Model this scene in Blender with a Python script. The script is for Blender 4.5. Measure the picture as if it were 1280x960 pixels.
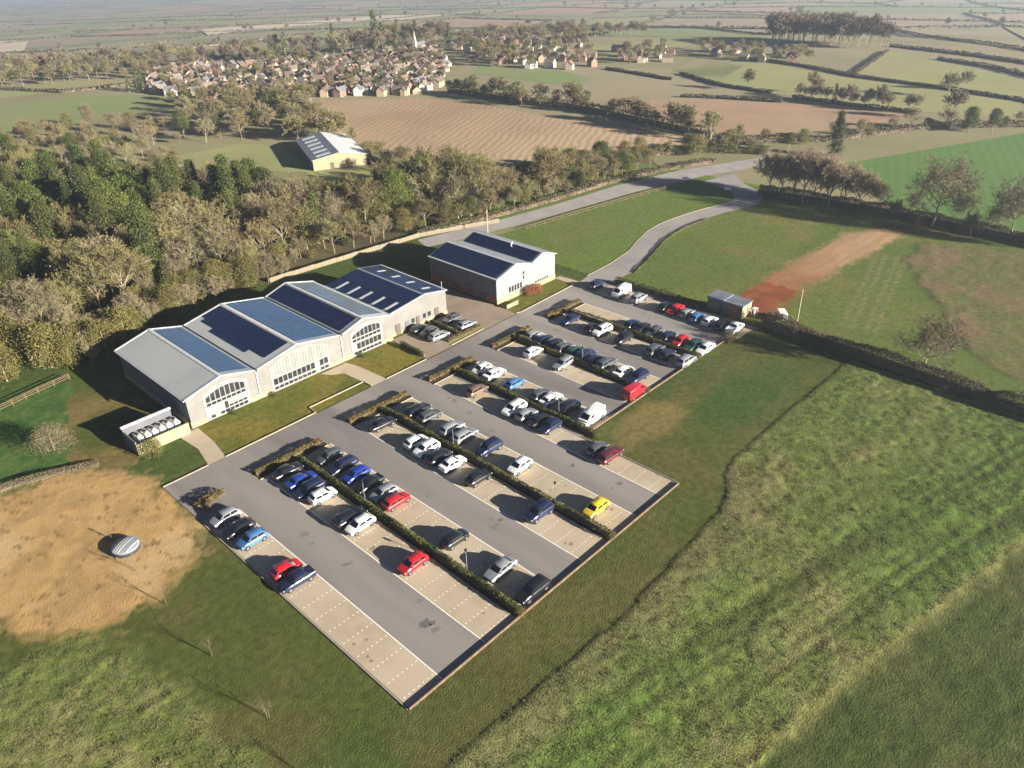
import bpy, bmesh, math, random
import numpy as np
from mathutils import Vector, Matrix

for o in list(bpy.data.objects):
    bpy.data.objects.remove(o)
scene = bpy.context.scene
C = scene.collection
R = math.radians

# ------------------------------------------------------------------ camera
cam = bpy.data.cameras.new('camera')
cam.sensor_width = 36.0
cam.lens = 27.0
cam.clip_start = 0.5
cam.clip_end = 20000
camo = bpy.data.objects.new('camera', cam)
C.objects.link(camo)
SX = Vector((0.68518413, -0.7279977, -0.02328225))
SY = Vector((0.38137607, 0.3313477, 0.86299536))
SZ = Vector((-0.62054412, -0.60019002, 0.50467508))
camo.matrix_world = Matrix(((SX.x, SY.x, SZ.x, 0), (SX.y, SY.y, SZ.y, 0), (SX.z, SY.z, SZ.z, 66.0), (0, 0, 0, 1)))
scene.camera = camo

# ------------------------------------------------------------------ light
SUN_EL, SUN_AZ = R(14.8), R(-75.5)            # azimuth: world angle from +X to the sun
SUN_DIR = Vector((math.cos(SUN_EL) * math.cos(SUN_AZ), math.cos(SUN_EL) * math.sin(SUN_AZ), math.sin(SUN_EL)))
world = bpy.data.worlds.new('World')
scene.world = world
world.use_nodes = True
wn, wl = world.node_tree.nodes, world.node_tree.links
wn.clear()
sky = wn.new('ShaderNodeTexSky')
sky.sky_type = 'NISHITA'
sky.sun_disc = False
sky.sun_elevation = SUN_EL
sky.sun_rotation = math.pi / 2 - SUN_AZ
sky.air_density = 0.2
sky.dust_density = 0.15
bg = wn.new('ShaderNodeBackground')
bg.inputs['Strength'].default_value = 0.05
wo = wn.new('ShaderNodeOutputWorld')
wl.new(sky.outputs[0], bg.inputs[0])
wl.new(bg.outputs[0], wo.inputs[0])
sun = bpy.data.lights.new('sun', 'SUN')
sun.energy = 5.0
sun.angle = R(0.5)
sun.color = (1.0, 0.92, 0.80)
suno = bpy.data.objects.new('sun', sun)
C.objects.link(suno)
suno.location = (40, -40, 120)
suno.rotation_euler = SUN_DIR.to_track_quat('Z', 'Y').to_euler()

vs = scene.view_settings
vs.view_transform = 'Standard'
vs.look = 'None'
vs.gamma = 1.0
vs.use_curve_mapping = False
vs.exposure = 1.86
cy = scene.cycles
cy.max_bounces = 5
cy.diffuse_bounces = 2
cy.glossy_bounces = 3
cy.transmission_bounces = 3
cy.transparent_max_bounces = 6
cy.volume_bounces = 0
cy.use_denoising = True
cy.sample_clamp_indirect = 4.0

rng = np.random.default_rng(7)
random.seed(7)

# ------------------------------------------------------------------ node material helper
def pmat(name, c1, c2=None, scale=1.0, rough=0.85, bump=0.0, bscale=None, metal=0.0, spec=0.3, rand=0.0,
         c3=None, scale3=None, coat=0.0, wave=None, aniso=None, detail=5.0, trans=0.0, attr=None, lo=0.35, hi=0.65):
    m = bpy.data.materials.new(name)
    m.use_nodes = True
    nt = m.node_tree
    n, l = nt.nodes, nt.links
    p = n['Principled BSDF']
    p.inputs['Roughness'].default_value = rough
    p.inputs['Metallic'].default_value = metal
    p.inputs['Specular IOR Level'].default_value = spec
    if coat:
        p.inputs['Coat Weight'].default_value = coat
        p.inputs['Coat Roughness'].default_value = 0.06
    tc = n.new('ShaderNodeTexCoord')
    vec = tc.outputs['Object']
    if aniso:
        mp = n.new('ShaderNodeMapping')
        mp.inputs['Rotation'].default_value = (0, 0, aniso[1])
        mp.inputs['Scale'].default_value = (1.0, aniso[0], 1.0)
        l.new(vec, mp.inputs[0])
        vec = mp.outputs[0]
    def noise(s, d=detail, v=vec):
        t = n.new('ShaderNodeTexNoise')
        t.inputs['Scale'].default_value = s
        t.inputs['Detail'].default_value = d
        l.new(v, t.inputs['Vector'])
        return t
    def mix(fac, a, b, mode='MIX'):
        x = n.new('ShaderNodeMix')
        x.data_type = 'RGBA'
        x.blend_type = mode
        for s, k in ((fac, 0), (a, 6), (b, 7)):
            if hasattr(s, 'links') or hasattr(s, 'is_linked'):
                l.new(s, x.inputs[k])
            else:
                x.inputs[k].default_value = s if k == 0 else (*s[:3], 1)
        return x.outputs[2]
    def ramp(s, a, b):
        r_ = n.new('ShaderNodeMapRange')
        r_.inputs[1].default_value = a
        r_.inputs[2].default_value = b
        l.new(s, r_.inputs[0])
        return r_.outputs[0]
    col = None
    if attr:
        at = n.new('ShaderNodeAttribute')
        at.attribute_name = attr
        col = at.outputs['Color']
        if c2:
            raw = col
            col = mix(ramp(noise(scale).outputs[0], lo, hi), mix(1.0, col, c1, 'MULTIPLY'), mix(1.0, col, c2, 'MULTIPLY'))
            col = mix(at.outputs['Alpha'], raw, col)
    elif c2:
        col = mix(ramp(noise(scale).outputs[0], lo, hi), c1, c2)
    if c3:
        col = mix(ramp(noise(scale3 or scale * .13).outputs[0], .42, .68), col if col else c1, c3)
    if wave:
        w = n.new('ShaderNodeTexWave')
        w.inputs['Scale'].default_value = wave[0]
        w.inputs['Distortion'].default_value = wave[3] if len(wave) > 3 else 2.0
        w.inputs['Detail'].default_value = 2
        w.inputs['Detail Scale'].default_value = .6
        mp2 = n.new('ShaderNodeMapping')
        mp2.inputs['Rotation'].default_value = (0, 0, wave[1])
        l.new(tc.outputs['Object'], mp2.inputs[0])
        l.new(mp2.outputs[0], w.inputs[0])
        col = mix(ramp(w.outputs['Fac'], .2, .8), col if col else c1, wave[2], 'MULTIPLY')
    if rand:
        oi = n.new('ShaderNodeObjectInfo')
        hs = n.new('ShaderNodeHueSaturation')
        mr = n.new('ShaderNodeMapRange')
        mr.inputs[3].default_value = 1 - rand
        mr.inputs[4].default_value = 1 + rand
        l.new(oi.outputs['Random'], mr.inputs[0])
        l.new(mr.outputs[0], hs.inputs['Value'])
        mr2 = n.new('ShaderNodeMath')
        mr2.operation = 'MULTIPLY'
        mr2.inputs[1].default_value = 7.31
        fr = n.new('ShaderNodeMath')
        fr.operation = 'FRACT'
        l.new(oi.outputs['Random'], mr2.inputs[0])
        l.new(mr2.outputs[0], fr.inputs[0])
        mr3 = n.new('ShaderNodeMapRange')
        mr3.inputs[3].default_value = 0.5 - rand * .07
        mr3.inputs[4].default_value = 0.5 + rand * .07
        l.new(fr.outputs[0], mr3.inputs[0])
        l.new(mr3.outputs[0], hs.inputs['Hue'])
        if col is not None:
            l.new(col, hs.inputs['Color'])
        else:
            hs.inputs['Color'].default_value = (*c1[:3], 1)
        col = hs.outputs[0]
    if col is None:
        p.inputs['Base Color'].default_value = (*c1[:3], 1)
    else:
        l.new(col, p.inputs['Base Color'])
    if bump:
        b = n.new('ShaderNodeBump')
        b.inputs['Strength'].default_value = min(bump, 1.0)
        b.inputs['Distance'].default_value = 0.1 if bump <= 1 else 0.1 * bump
        l.new(noise(bscale or scale * 3, 4).outputs[0], b.inputs['Height'])
        l.new(b.outputs[0], p.inputs['Normal'])
    if trans:
        td = n.new('ShaderNodeBsdfTranslucent')
        if col is not None:
            l.new(col, td.inputs[0])
        else:
            td.inputs[0].default_value = (*c1[:3], 1)
        ms = n.new('ShaderNodeMixShader')
        ms.inputs[0].default_value = trans
        l.new(p.outputs[0], ms.inputs[1])
        l.new(td.outputs[0], ms.inputs[2])
        l.new(ms.outputs[0], n['Material Output'].inputs[0])
    return m

# ------------------------------------------------------------------ object helpers
def tag(o, label=None, cat=None, group=None, kind=None):
    if label: o['label'] = label
    if cat: o['category'] = cat
    if group: o['group'] = group
    if kind: o['kind'] = kind
    return o

def empty(name, loc=(0, 0, 0), rz=0.0, label=None, cat=None, group=None, parent=None):
    o = bpy.data.objects.new(name, None)
    o.empty_display_size = 0.3
    C.objects.link(o)
    o.location = loc
    o.rotation_euler = (0, 0, rz)
    o.parent = parent
    return tag(o, label, cat, group)

def link(name, me, parent=None, loc=(0, 0, 0), rot=(0, 0, 0), mat=None, scale=None):
    o = bpy.data.objects.new(name, me)
    C.objects.link(o)
    o.parent = parent
    o.location = loc
    o.rotation_euler = rot
    if scale is not None:
        o.scale = scale
    if mat is not None:
        if len(me.materials) == 0:
            me.materials.append(mat)
        elif me.materials[0] is not mat:
            o.material_slots[0].link = 'OBJECT'
            o.material_slots[0].material = mat
    return o

def np_mesh(name, v, f, mat=None, smooth=False):
    me = bpy.data.meshes.new(name)
    v = np.asarray(v, dtype=np.float32)
    f = np.asarray(f, dtype=np.int32)
    me.vertices.add(len(v))
    me.vertices.foreach_set('co', v.ravel())
    k = f.shape[1]
    me.loops.add(f.size)
    me.loops.foreach_set('vertex_index', f.ravel())
    me.polygons.add(len(f))
    me.polygons.foreach_set('loop_start', np.arange(0, f.size, k, dtype=np.int32))
    me.polygons.foreach_set('loop_total', np.full(len(f), k, dtype=np.int32))
    if smooth:
        me.polygons.foreach_set('use_smooth', np.ones(len(f), dtype=bool))
    me.update(calc_edges=True)
    if mat: me.materials.append(mat)
    return me

class MB:
    """collects shapes for one mesh object"""
    def __init__(s):
        s.v, s.f = [], []
    def add(s, vs_, fs):
        b = len(s.v)
        s.v += [tuple(p) for p in vs_]
        s.f += [tuple(i + b for i in q) for q in fs]
        return s
    def box(s, x0, x1, y0, y1, z0, z1):
        return s.add([(x0, y0, z0), (x1, y0, z0), (x1, y1, z0), (x0, y1, z0), (x0, y0, z1), (x1, y0, z1), (x1, y1, z1), (x0, y1, z1)],
                     [(0, 3, 2, 1), (4, 5, 6, 7), (0, 1, 5, 4), (1, 2, 6, 5), (2, 3, 7, 6), (3, 0, 4, 7)])
    def prism(s, pts, h, up=(0, 0, 1)):
        """planar polygon pushed by vector"""
        u = Vector(up) * h
        n = len(pts)
        a = [Vector(p) for p in pts]
        return s.add(a + [p + u for p in a],
                     [tuple(range(n))[::-1], tuple(range(n, 2 * n))] + [(i, (i + 1) % n, (i + 1) % n + n, i + n) for i in range(n)])
    def tube(s, a, b, r0, r1=None, n=8, cap=True):
        a, b = Vector(a), Vector(b)
        r1 = r0 if r1 is None else r1
        d = (b - a).normalized()
        x = d.orthogonal().normalized()
        y = d.cross(x)
        ring = lambda c, r: [c + (x * math.cos(t) + y * math.sin(t)) * r for t in [2 * math.pi * i / n for i in range(n)]]
        fs = [(i, (i + 1) % n, (i + 1) % n + n, i + n) for i in range(n)]
        if cap:
            fs += [tuple(range(n))[::-1], tuple(range(n, 2 * n))]
        return s.add(ring(a, r0) + ring(b, r1), fs)
    def loft(s, rings, cap=True):
        n = len(rings[0])
        vs_ = [p for r in rings for p in r]
        fs = []
        for k in range(len(rings) - 1):
            for i in range(n):
                fs.append((k * n + i, k * n + (i + 1) % n, (k + 1) * n + (i + 1) % n, (k + 1) * n + i))
        if cap:
            fs += [tuple(range(n))[::-1], tuple(range((len(rings) - 1) * n, len(rings) * n))]
        return s.add(vs_, fs)
    def mesh(s, name, mat=None, smooth=False, angle=None, bevel=0.0):
        me = bpy.data.meshes.new(name)
        me.from_pydata([tuple(p) for p in s.v], [], s.f)
        bm = bmesh.new()
        bm.from_mesh(me)
        bmesh.ops.recalc_face_normals(bm, faces=bm.faces)
        if bevel:
            bmesh.ops.bevel(bm, geom=bm.edges[:], offset=bevel, segments=1, affect='EDGES', clamp_overlap=True)
        if smooth:
            for fc in bm.faces: fc.smooth = True
            if angle:
                for e in bm.edges:
                    if len(e.link_faces) == 2 and e.calc_face_angle(0) > angle: e.smooth = False
        bm.to_mesh(me)
        bm.free()
        if mat: me.materials.append(mat)
        return me
    def build(s, name, mat, parent=None, smooth=False, angle=None, bevel=0.0, loc=(0, 0, 0)):
        return link(name, s.mesh(name, mat, smooth, angle, bevel), parent, loc)

def copy_tree(o, parent=None):
    c = o.copy()
    C.objects.link(c)
    c.parent = parent
    for ch in o.children:
        copy_tree(ch, c)
    return c

# ------------------------------------------------------------------ terrain height and noise
def zt(x, y):
    r = np.hypot(x, y)
    s = np.clip((r - 520) / 240, 0, 1)                       # the land drops away beyond the village
    rc = np.clip(r, 300, 7500)
    return -(rc * .118 * (560 / rc) ** .4 - 66) * s * s * (3 - 2 * s)

def zs(x, y):
    return float(zt(x, y)) - 0.06

def _hash(ix, iy, seed):
    h = (ix.astype(np.int64) * 374761393 + iy.astype(np.int64) * 668265263 + seed * 982451653) & 0x7fffffff
    h = ((h ^ (h >> 13)) * 1274126177) & 0x7fffffff
    return (h ^ (h >> 16)) % 65536 / 65535.0

def vnoise(x, y, s, seed=0, oct=3):
    out = np.zeros_like(x, dtype=float)
    amp, tot = 1.0, 0.0
    for k in range(oct):
        u, v = x / s, y / s
        ix, iy = np.floor(u), np.floor(v)
        fx, fy = u - ix, v - iy
        fx, fy = fx * fx * (3 - 2 * fx), fy * fy * (3 - 2 * fy)
        a = _hash(ix, iy, seed + k)
        b = _hash(ix + 1, iy, seed + k)
        c = _hash(ix, iy + 1, seed + k)
        d = _hash(ix + 1, iy + 1, seed + k)
        out += amp * ((a * (1 - fx) + b * fx) * (1 - fy) + (c * (1 - fx) + d * fx) * fy)
        tot += amp
        amp *= .5
        s = s * .5
    return out / tot

def inside(poly, x, y):
    r = np.zeros(x.shape, bool)
    n = len(poly)
    for i in range(n):
        x0, y0 = poly[i]
        x1, y1 = poly[(i + 1) % n]
        if y0 == y1: continue
        c = ((y0 > y) != (y1 > y)) & (x < (x1 - x0) * (y - y0) / (y1 - y0) + x0)
        r ^= c
    return r

def sheet(name, poly, z, mat, parent=None):
    """flat ground sheet"""
    bm = bmesh.new()
    vs_ = [bm.verts.new((p[0], p[1], z)) for p in poly]
    fc = bm.faces.new(vs_)
    if fc.normal.z < 0: bmesh.ops.reverse_faces(bm, faces=[fc])
    fc.normal_update()
    if fc.normal.z < 0: fc.normal_flip()
    bmesh.ops.triangulate(bm, faces=bm.faces[:])
    me = bpy.data.meshes.new(name)
    bm.to_mesh(me)
    bm.free()
    me.materials.append(mat)
    o = link(name, me, parent)
    if parent is None: o['kind'] = 'structure'
    return o

def drape(name, poly, off, mat, cuts=7):
    bm = bmesh.new()
    vs_ = [bm.verts.new((p[0], p[1], 0)) for p in poly]
    bm.faces.new(vs_)
    bmesh.ops.triangulate(bm, faces=bm.faces[:])
    for _ in range(cuts):
        el = [e for e in bm.edges if e.calc_length() > 45]
        if not el: break
        bmesh.ops.subdivide_edges(bm, edges=el, cuts=1)
        bmesh.ops.triangulate(bm, faces=[f for f in bm.faces if len(f.verts) > 3])
    for v in bm.verts: v.co.z = float(zt(v.co.x, v.co.y)) + off
    bmesh.ops.recalc_face_normals(bm, faces=bm.faces)
    if sum(f.normal.z for f in bm.faces) < 0: bmesh.ops.reverse_faces(bm, faces=bm.faces[:])
    me = bpy.data.meshes.new(name)
    bm.to_mesh(me)
    bm.free()
    me.materials.append(mat)
    o = link(name, me)
    o['kind'] = 'structure'
    return o

# ------------------------------------------------------------------ survey: plan positions in metres
CARS = [  # bay row, x, y, colour, shape
    (1, 30.3, 82.6, 'silver', 'hatch'), (1, 30.3, 79.1, 'black', 'hatch'), (1, 30.3, 76.0, 'lightblue', 'hatch'), (1, 30.3, 68.1, 'red', 'hatch'),
    (1, 30.3, 65.6, 'navy', 'saloon'), (2, 41.4, 85.2, 'black', 'saloon'), (2, 41.4, 81.9, 'blue', 'saloon'), (2, 41.4, 79.4, 'navy', 'estate'),
    (2, 41.4, 76.7, 'white', 'hatch'), (2, 41.4, 70.2, 'black', 'estate'), (2, 41.4, 68.0, 'white', 'hatch'), (2, 41.4, 57.4, 'red', 'hatch'),
    (3, 47.5, 83.6, 'grey', 'hatch'), (3, 47.5, 80.2, 'navy', 'estate'), (3, 47.5, 77.0, 'blue', 'hatch'), (3, 47.5, 74.0, 'black', 'saloon'),
    (3, 47.5, 70.9, 'silver', 'hatch'), (3, 47.5, 68.2, 'red', 'hatch'), (3, 47.5, 56.8, 'black', 'hatch'), (3, 47.5, 48.9, 'silver', 'saloon'),
    (3, 47.5, 43.7, 'black', 'estate'), (4, 58.3, 84.7, 'black', 'saloon'), (4, 58.3, 77.0, 'white', 'hatch'), (4, 58.3, 74.3, 'white', 'suv'),
    (4, 58.3, 71.5, 'black', 'hatch'), (4, 58.3, 68.7, 'white', 'saloon'), (4, 58.3, 63.6, 'black', 'hatch'), (4, 58.3, 52.3, 'navy', 'suv'),
    (5, 64.4, 83.6, 'black', 'estate'), (5, 64.4, 80.8, 'grey', 'hatch'), (5, 64.4, 75.4, 'silver', 'suv'), (5, 64.4, 72.7, 'silver', 'estate'),
    (5, 64.4, 67.5, 'navy', 'suv'), (5, 64.4, 61.1, 'white', 'hatch'), (5, 64.4, 47.3, 'yellow', 'hatch'), (6, 75.0, 80.8, 'bronze', 'hatch'),
    (6, 75.0, 72.2, 'white', 'suv'), (6, 75.0, 69.5, 'silver', 'hatch'), (6, 75.0, 67.0, 'black', 'saloon'), (6, 75.0, 64.5, 'navy', 'hatch'),
    (6, 75.0, 55.5, 'grey', 'hatch'), (6, 75.0, 53.1, 'maroon', 'estate'), (7, 81.0, 85.5, 'white', 'hatch'), (7, 81.0, 82.5, 'white', 'saloon'),
    (7, 81.0, 77.6, 'lightblue', 'hatch'), (7, 81.0, 71.9, 'grey', 'hatch'), (7, 81.0, 69.7, 'white', 'saloon'), (7, 81.0, 65.8, 'black', 'suv'),
    (7, 81.0, 61.3, 'white', 'van'), (8, 91.5, 82.8, 'white', 'hatch'), (8, 91.5, 75.9, 'silver', 'estate'), (8, 91.5, 60.7, 'red', 'van'),
    (9, 96.3, 87.3, 'silver', 'hatch'), (9, 96.3, 84.6, 'navy', 'saloon'), (9, 96.3, 82.1, 'black', 'hatch'), (9, 96.3, 79.6, 'grey', 'hatch'),
    (9, 96.3, 77.2, 'green', 'hatch'), (9, 96.3, 74.7, 'navy', 'suv'), (9, 96.3, 72.4, 'black', 'estate'), (9, 96.3, 70.1, 'grey', 'suv'),
    (9, 96.3, 66.3, 'white', 'saloon'), (9, 96.3, 63.3, 'navy', 'estate'), (10, 106.3, 86.4, 'navy', 'saloon'), (10, 106.3, 80.7, 'black', 'hatch'),
    (10, 106.3, 78.6, 'white', 'suv'), (10, 106.3, 73.6, 'black', 'suv'), (10, 106.3, 66.6, 'grey', 'suv'), (10, 106.3, 64.1, 'navy', 'hatch'),
    (10, 106.3, 60.1, 'silver', 'suv'), (11, 112.5, 76.0, 'navy', 'hatch'), (11, 112.5, 73.7, 'black', 'saloon'), (11, 112.5, 70.9, 'grey', 'hatch'),
    (11, 112.5, 68.0, 'navy', 'hatch'), (11, 112.5, 65.1, 'red', 'hatch'), (11, 112.5, 62.5, 'green', 'saloon'), (11, 112.5, 60.1, 'white', 'saloon'),
    (12, 123.2, 93.1, 'navy', 'hatch'), (12, 123.2, 86.5, 'white', 'van'), (12, 123.2, 82.0, 'silver', 'suv'), (12, 123.2, 75.6, 'black', 'hatch'),
    (12, 123.2, 73.4, 'red', 'saloon'), (12, 123.2, 70.7, 'silver', 'hatch'), (12, 123.2, 68.1, 'lightblue', 'hatch'), (12, 123.2, 65.5, 'white', 'hatch'),
    (12, 123.2, 62.7, 'black', 'estate'), (12, 123.2, 60.1, 'white', 'pickup'),
]
SIDE= [(84.9, 107.6, 'black', 'hatch'), (85.4, 104.8, 'grey', 'hatch'), (86.1, 101.9, 'silver', 'estate'), (91.2, 104.1, 'grey', 'hatch'), (91.2, 99.7, 'silver', 'hatch')]
POLY={
 'brown': [(186.3, 296.7), (216.8, 332.2), (248.4, 298.8), (255.2, 262.3), (252.7, 212.7), (253.8, 181.0), (256.9, 145.7), (236.1, 150.9), (207.6, 160.5), (174.5, 162.9), (173.3, 179.5), (174.2, 212.2), (172.8, 247.4)],
 'brown2': [(290.4, 220.1), (320.5, 198.2), (337.5, 148.8), (341.7, 100.6), (304.3, 113.9), (272.7, 133.4), (261.0, 153.2), (282.9, 193.9)],
 'greenTR': [(252.3, 94.8), (333.5, 61.9), (351.8, 50.7), (214, 14), (215.5, 40), (216, 60), (226, 74)],
 'pastL': [(100.9, 457.8), (141.6, 447.8), (166.1, 428.9), (175.1, 404.8), (163.0, 376.1), (130.8, 371.4), (108.5, 374.1), (81.4, 385.2)],
 'pastL2': [(114.7, 509.0), (169.9, 502.0), (189.5, 483.4), (181.9, 465.7), (149.1, 468.8), (107.1, 480.8)],
 'barngrass': [(119.3, 282.9), (144.7, 279.9), (154.1, 263.4), (139.7, 223.8), (153.6, 212.6), (157.0, 200.2), (143.6, 187.7), (134.2, 203.6), (137.1, 225.5), (127.5, 239.3), (114.7, 258.8)],
 'cream': [(585.1, 1184.9), (841.7, 1207.2), (997.4, 1250.0), (1038.1, 1098.0), (831.1, 1023.3), (685.0, 1023.4), (497.5, 989.5)],
 'cream2': [(344.0, 1425.7), (377.7, 1270.4), (277.1, 955.4), (237.0, 999.8)],
 'pastV': [(339.3, 347.3), (351.6, 296.2), (340.1, 264.6), (316.4, 256.0), (316.1, 299.6), (315.3, 329.4)],
 'pastR1': [(444.3, 346.3), (523.6, 327.9), (524.7, 296.2), (479.5, 258.7), (477.5, 292.5), (418.8, 326.3)],
 'pastR2': [(379.1, 235.7), (445.0, 233.7), (414.4, 156.7), (406.0, 116.8), (393.7, 77.3), (356.8, 67.5), (350.3, 105.1), (354.9, 171.0)],
 'pastR3': [(428.8, 162.6), (528.3, 181.8), (453.9, 90.9), (401.9, 78.4), (414.6, 119.6)],
 'pastR4': [(386.0, 245.2), (429.8, 257.1), (422.6, 222.0), (372.9, 208.1)],
 'pastR5': [(700.5, 552.0), (859.5, 487.3), (577.2, 286.7), (530.8, 263.2), (547.8, 329.4), (517.3, 403.5)],
 'village': [(203.6, 478.1), (247.7, 510.7), (263.9, 460.5), (304.6, 442.3), (338.9, 436.9), (381.6, 433.4), (333.0, 368.3), (276.5, 312.9), (254.0, 305.5), (218.2, 344.5), (174.6, 312.4), (194.5, 352.6), (184.1, 395.9), (173.8, 418.1)],
 'village2': [(405.9, 447.7), (565.4, 476.6), (436.0, 343.2), (369.8, 285.0), (351.6, 296.2), (339.3, 347.3)],
 'village3': [(433.6, 317.1), (457.0, 294.5), (409.9, 263.5), (390.1, 282.1)],
 'village4': [(470.3, 273.3), (474.1, 213.6), (445.9, 197.8), (434.8, 249.4)],
 'wood': [(62.0, 304.6), (86.9, 289.1), (97.4, 245.5), (116.9, 231.1), (119.1, 198.4), (121.1, 181.4), (135.7, 177.9), (143.4, 162.2), (135.4, 141.2), (106.1, 144.5), (79.5, 149.8), (52.9, 150.3), (36.4, 148.3), (28.7, 138.8), (17.5, 143.5)],
 'scrub': [(76.7, 357.8), (106.1, 341.2), (119.3, 292.5), (113.2, 255.8), (86.9, 289.1), (62.0, 304.6)],
 'villwoodback': [(229.0, 527.5), (284.6, 494.8), (339.6, 491.6), (508.9, 560.7), (393.1, 433.6), (306.8, 445.4), (260.2, 454.4), (209.3, 485.3)],
 'vilwoodfront': [(172.6, 393.6), (187.0, 339.9), (213.3, 337.1), (167.7, 271.7), (154.1, 278.4), (141.3, 318.2)],
 'leftwood': [(149.7, 607.4), (197.0, 574.6), (229.0, 527.5), (196.7, 463.2), (186.9, 477.4), (131.0, 511.5)],
 'bigwood': [(542.8, 268.1), (569.5, 258.6), (559.8, 220.5), (542.4, 190.4), (529.0, 180.6), (517.6, 213.2), (509.6, 249.5)],
}
LINES={
 'a': [(379.1, 235.7), (358.5, 199.8), (353.0, 170.1)],
 'b': [(447.9, 235.3), (436.4, 190.7), (419.1, 158.6), (410.3, 118.2), (397.5, 78.2), (388.7, 60.9)],
 'c': [(733.7, 572.6), (761.7, 497.9), (748.6, 438.2), (647.1, 318.8)],
 'd': [(520.3, 180.2), (426.3, 161.6)],
 'e': [(544.3, 187.7), (541.1, 176.8), (525.8, 133.0), (506.3, 96.0)],
 'f': [(502.4, 145.7), (486.8, 115.3), (460.4, 85.6)],
 'g': [(349.5, 157.8), (345.8, 131.3), (345.4, 103.4)],
 'h': [(322.2, 199.3), (329.2, 182.7), (336.5, 156.4)],
 'i': [(950.5, 355.8), (624.2, 176.8), (558.9, 107.9)],
 'j': [(266.3, 295.7), (269.7, 283.5), (267.0, 246.0), (272.8, 225.5), (270.1, 202.8), (263.2, 161.6), (260.0, 145.9)],
 'k': [(370.4, 278.7), (365.0, 251.6), (359.3, 227.8)],
 'm': [(926.1, 723.2), (1137.4, 646.4), (1082.6, 495.9)],
 'n': [(129.2, 505.4), (147.2, 463.4), (179.5, 460.1)],
 'lanehedge': [(182.8, 156.9), (203.5, 157.3), (220.9, 150.3), (239.7, 136.9), (250.8, 118.9)],
 'lanehedge2': [(251.4, 140.8), (265.4, 126.5), (281.1, 110.0), (300.8, 100.7), (325.0, 86.4), (346.4, 62.4)],
 'brownsouth': [(158.4, 223.5), (160.3, 196.0), (159.2, 172.2), (163.5, 156.0), (182.8, 156.9)],
 'fieldedgeR': [(238.4, 112.6), (223.2, 92.0), (228.3, 75.2)],
 'treerow': [(207.9, 100.6), (204.4, 85.6), (209.7, 68.0), (208.8, 49.7), (205.7, 29.5)],
}
TREES= {'bare': [(207.1, 86.9), (208.6, 96.0), (207.9, 90.7), (207.1, 82.2), (209.1, 77.5), (209.7, 72.2), (208.2, 52.4), (209.5, 35.2), (206.3, 42.5), (128.9, 28.5), (169.1, 145.2), (134.5, 140.2), (140.5, 154.2), (133.2, 157.6), (139.9, 158.4), (261.2, 159.6), (356.3, 183.6), (354.9, 150.2), (349.2, 132.7), (348.4, 118.9), (365.4, 156.2), (391.6, 105.7), (411.7, 105.1)], 'conifer': [(261.0, 100.4), (351.9, 462.0), (335.5, 488.5), (243.8, 131.6), (261.8, 115.7), (323.2, 77.6), (327.4, 72.1), (341.2, 88.6), (349.3, 138.7), (81.7, 193.7), (84.9, 211.4), (106.5, 199.5), (174.5, 429.0), (175.2, 440.2)]}

# ------------------------------------------------------------------ setting: ground, fields, roads
M = {}
M['land'] = pmat('land', (.235, .205, .105), (.175, .170, .075), scale=.02, c3=(.27, .225, .14), scale3=.0065, rough=.95, bump=.8, bscale=.8)
M['near'] = pmat('meadow', (.80, .80, .79), (1.20, 1.19, 1.16), scale=1.1, attr='Col', rough=.95, bump=1.0, bscale=5.0, spec=.1, detail=8)
M['plough'] = pmat('ploughed_soil', (.375, .255, .150), (.305, .205, .12), scale=.03, c3=(.44, .33, .205), scale3=.009, rough=.95,
                   bump=.8, bscale=.6, wave=(.11, R(62), (.78, .75, .73), 6.0))
M['plough2'] = pmat('stubble_soil', (.36, .235, .148), (.29, .19, .118), scale=.06, c3=(.33, .24, .14), scale3=.014, rough=.95, bump=.6, bscale=.5,
                    wave=(.12, R(20), (.92, .90, .89), 8.0))
M['crop'] = pmat('winter_crop', (.085, .165, .030), (.098, .172, .036), scale=.05, rough=.9, bump=.4, bscale=2.0, wave=(.10, R(70), (.88, .92, .88), 1.0))
M['past1'] = pmat('pasture', (.255, .258, .098), (.205, .228, .080), scale=.03, c3=(.26, .225, .11), scale3=.015, rough=.95, bump=.5, bscale=.8)
M['past2'] = pmat('green_pasture', (.150, .205, .062), (.185, .215, .076), scale=.025, c3=(.21, .20, .085), scale3=.02, rough=.95, bump=.5, bscale=.8)
M['past3'] = pmat('straw_pasture', (.29, .25, .135), (.24, .22, .105), scale=.03, c3=(.11, .13, .04), scale3=.012, rough=.95, bump=.5, bscale=.8)
M['tan'] = pmat('tan_field', (.30, .235, .15), (.24, .19, .115), scale=.03, rough=.95, bump=.4, bscale=.6)
M['cream'] = pmat('bleached_stubble', (.55, .47, .33), (.47, .39, .26), scale=.02, rough=.95)
M['litter'] = pmat('leaf_litter', (.085, .055, .028), (.055, .050, .020), scale=.25, c3=(.10, .085, .03), scale3=.08, rough=.95, bump=1.0, bscale=1.2)
M['asphalt'] = pmat('asphalt', (.212, .196, .180), (.170, .157, .145), scale=.22, c3=(.285, .258, .232), scale3=.09, lo=.40, hi=.60, aniso=(.16, 0), rough=.85, bump=.25, bscale=14.0, spec=.25)
M['asphalt2'] = pmat('asphalt_road', (.285, .262, .245), (.24, .22, .206), scale=.2, c3=(.31, .285, .265), scale3=.06, rough=.85, bump=.25, bscale=14.0, spec=.25)
M['lane'] = pmat('lane_asphalt', (.33, .305, .285), (.27, .25, .235), scale=.2, rough=.85)
M['paving'] = pmat('block_paving', (.43, .355, .25), (.37, .305, .215), scale=.5, c3=(.46, .385, .285), scale3=.10, rough=.9, bump=.35, bscale=7.0)
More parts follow.
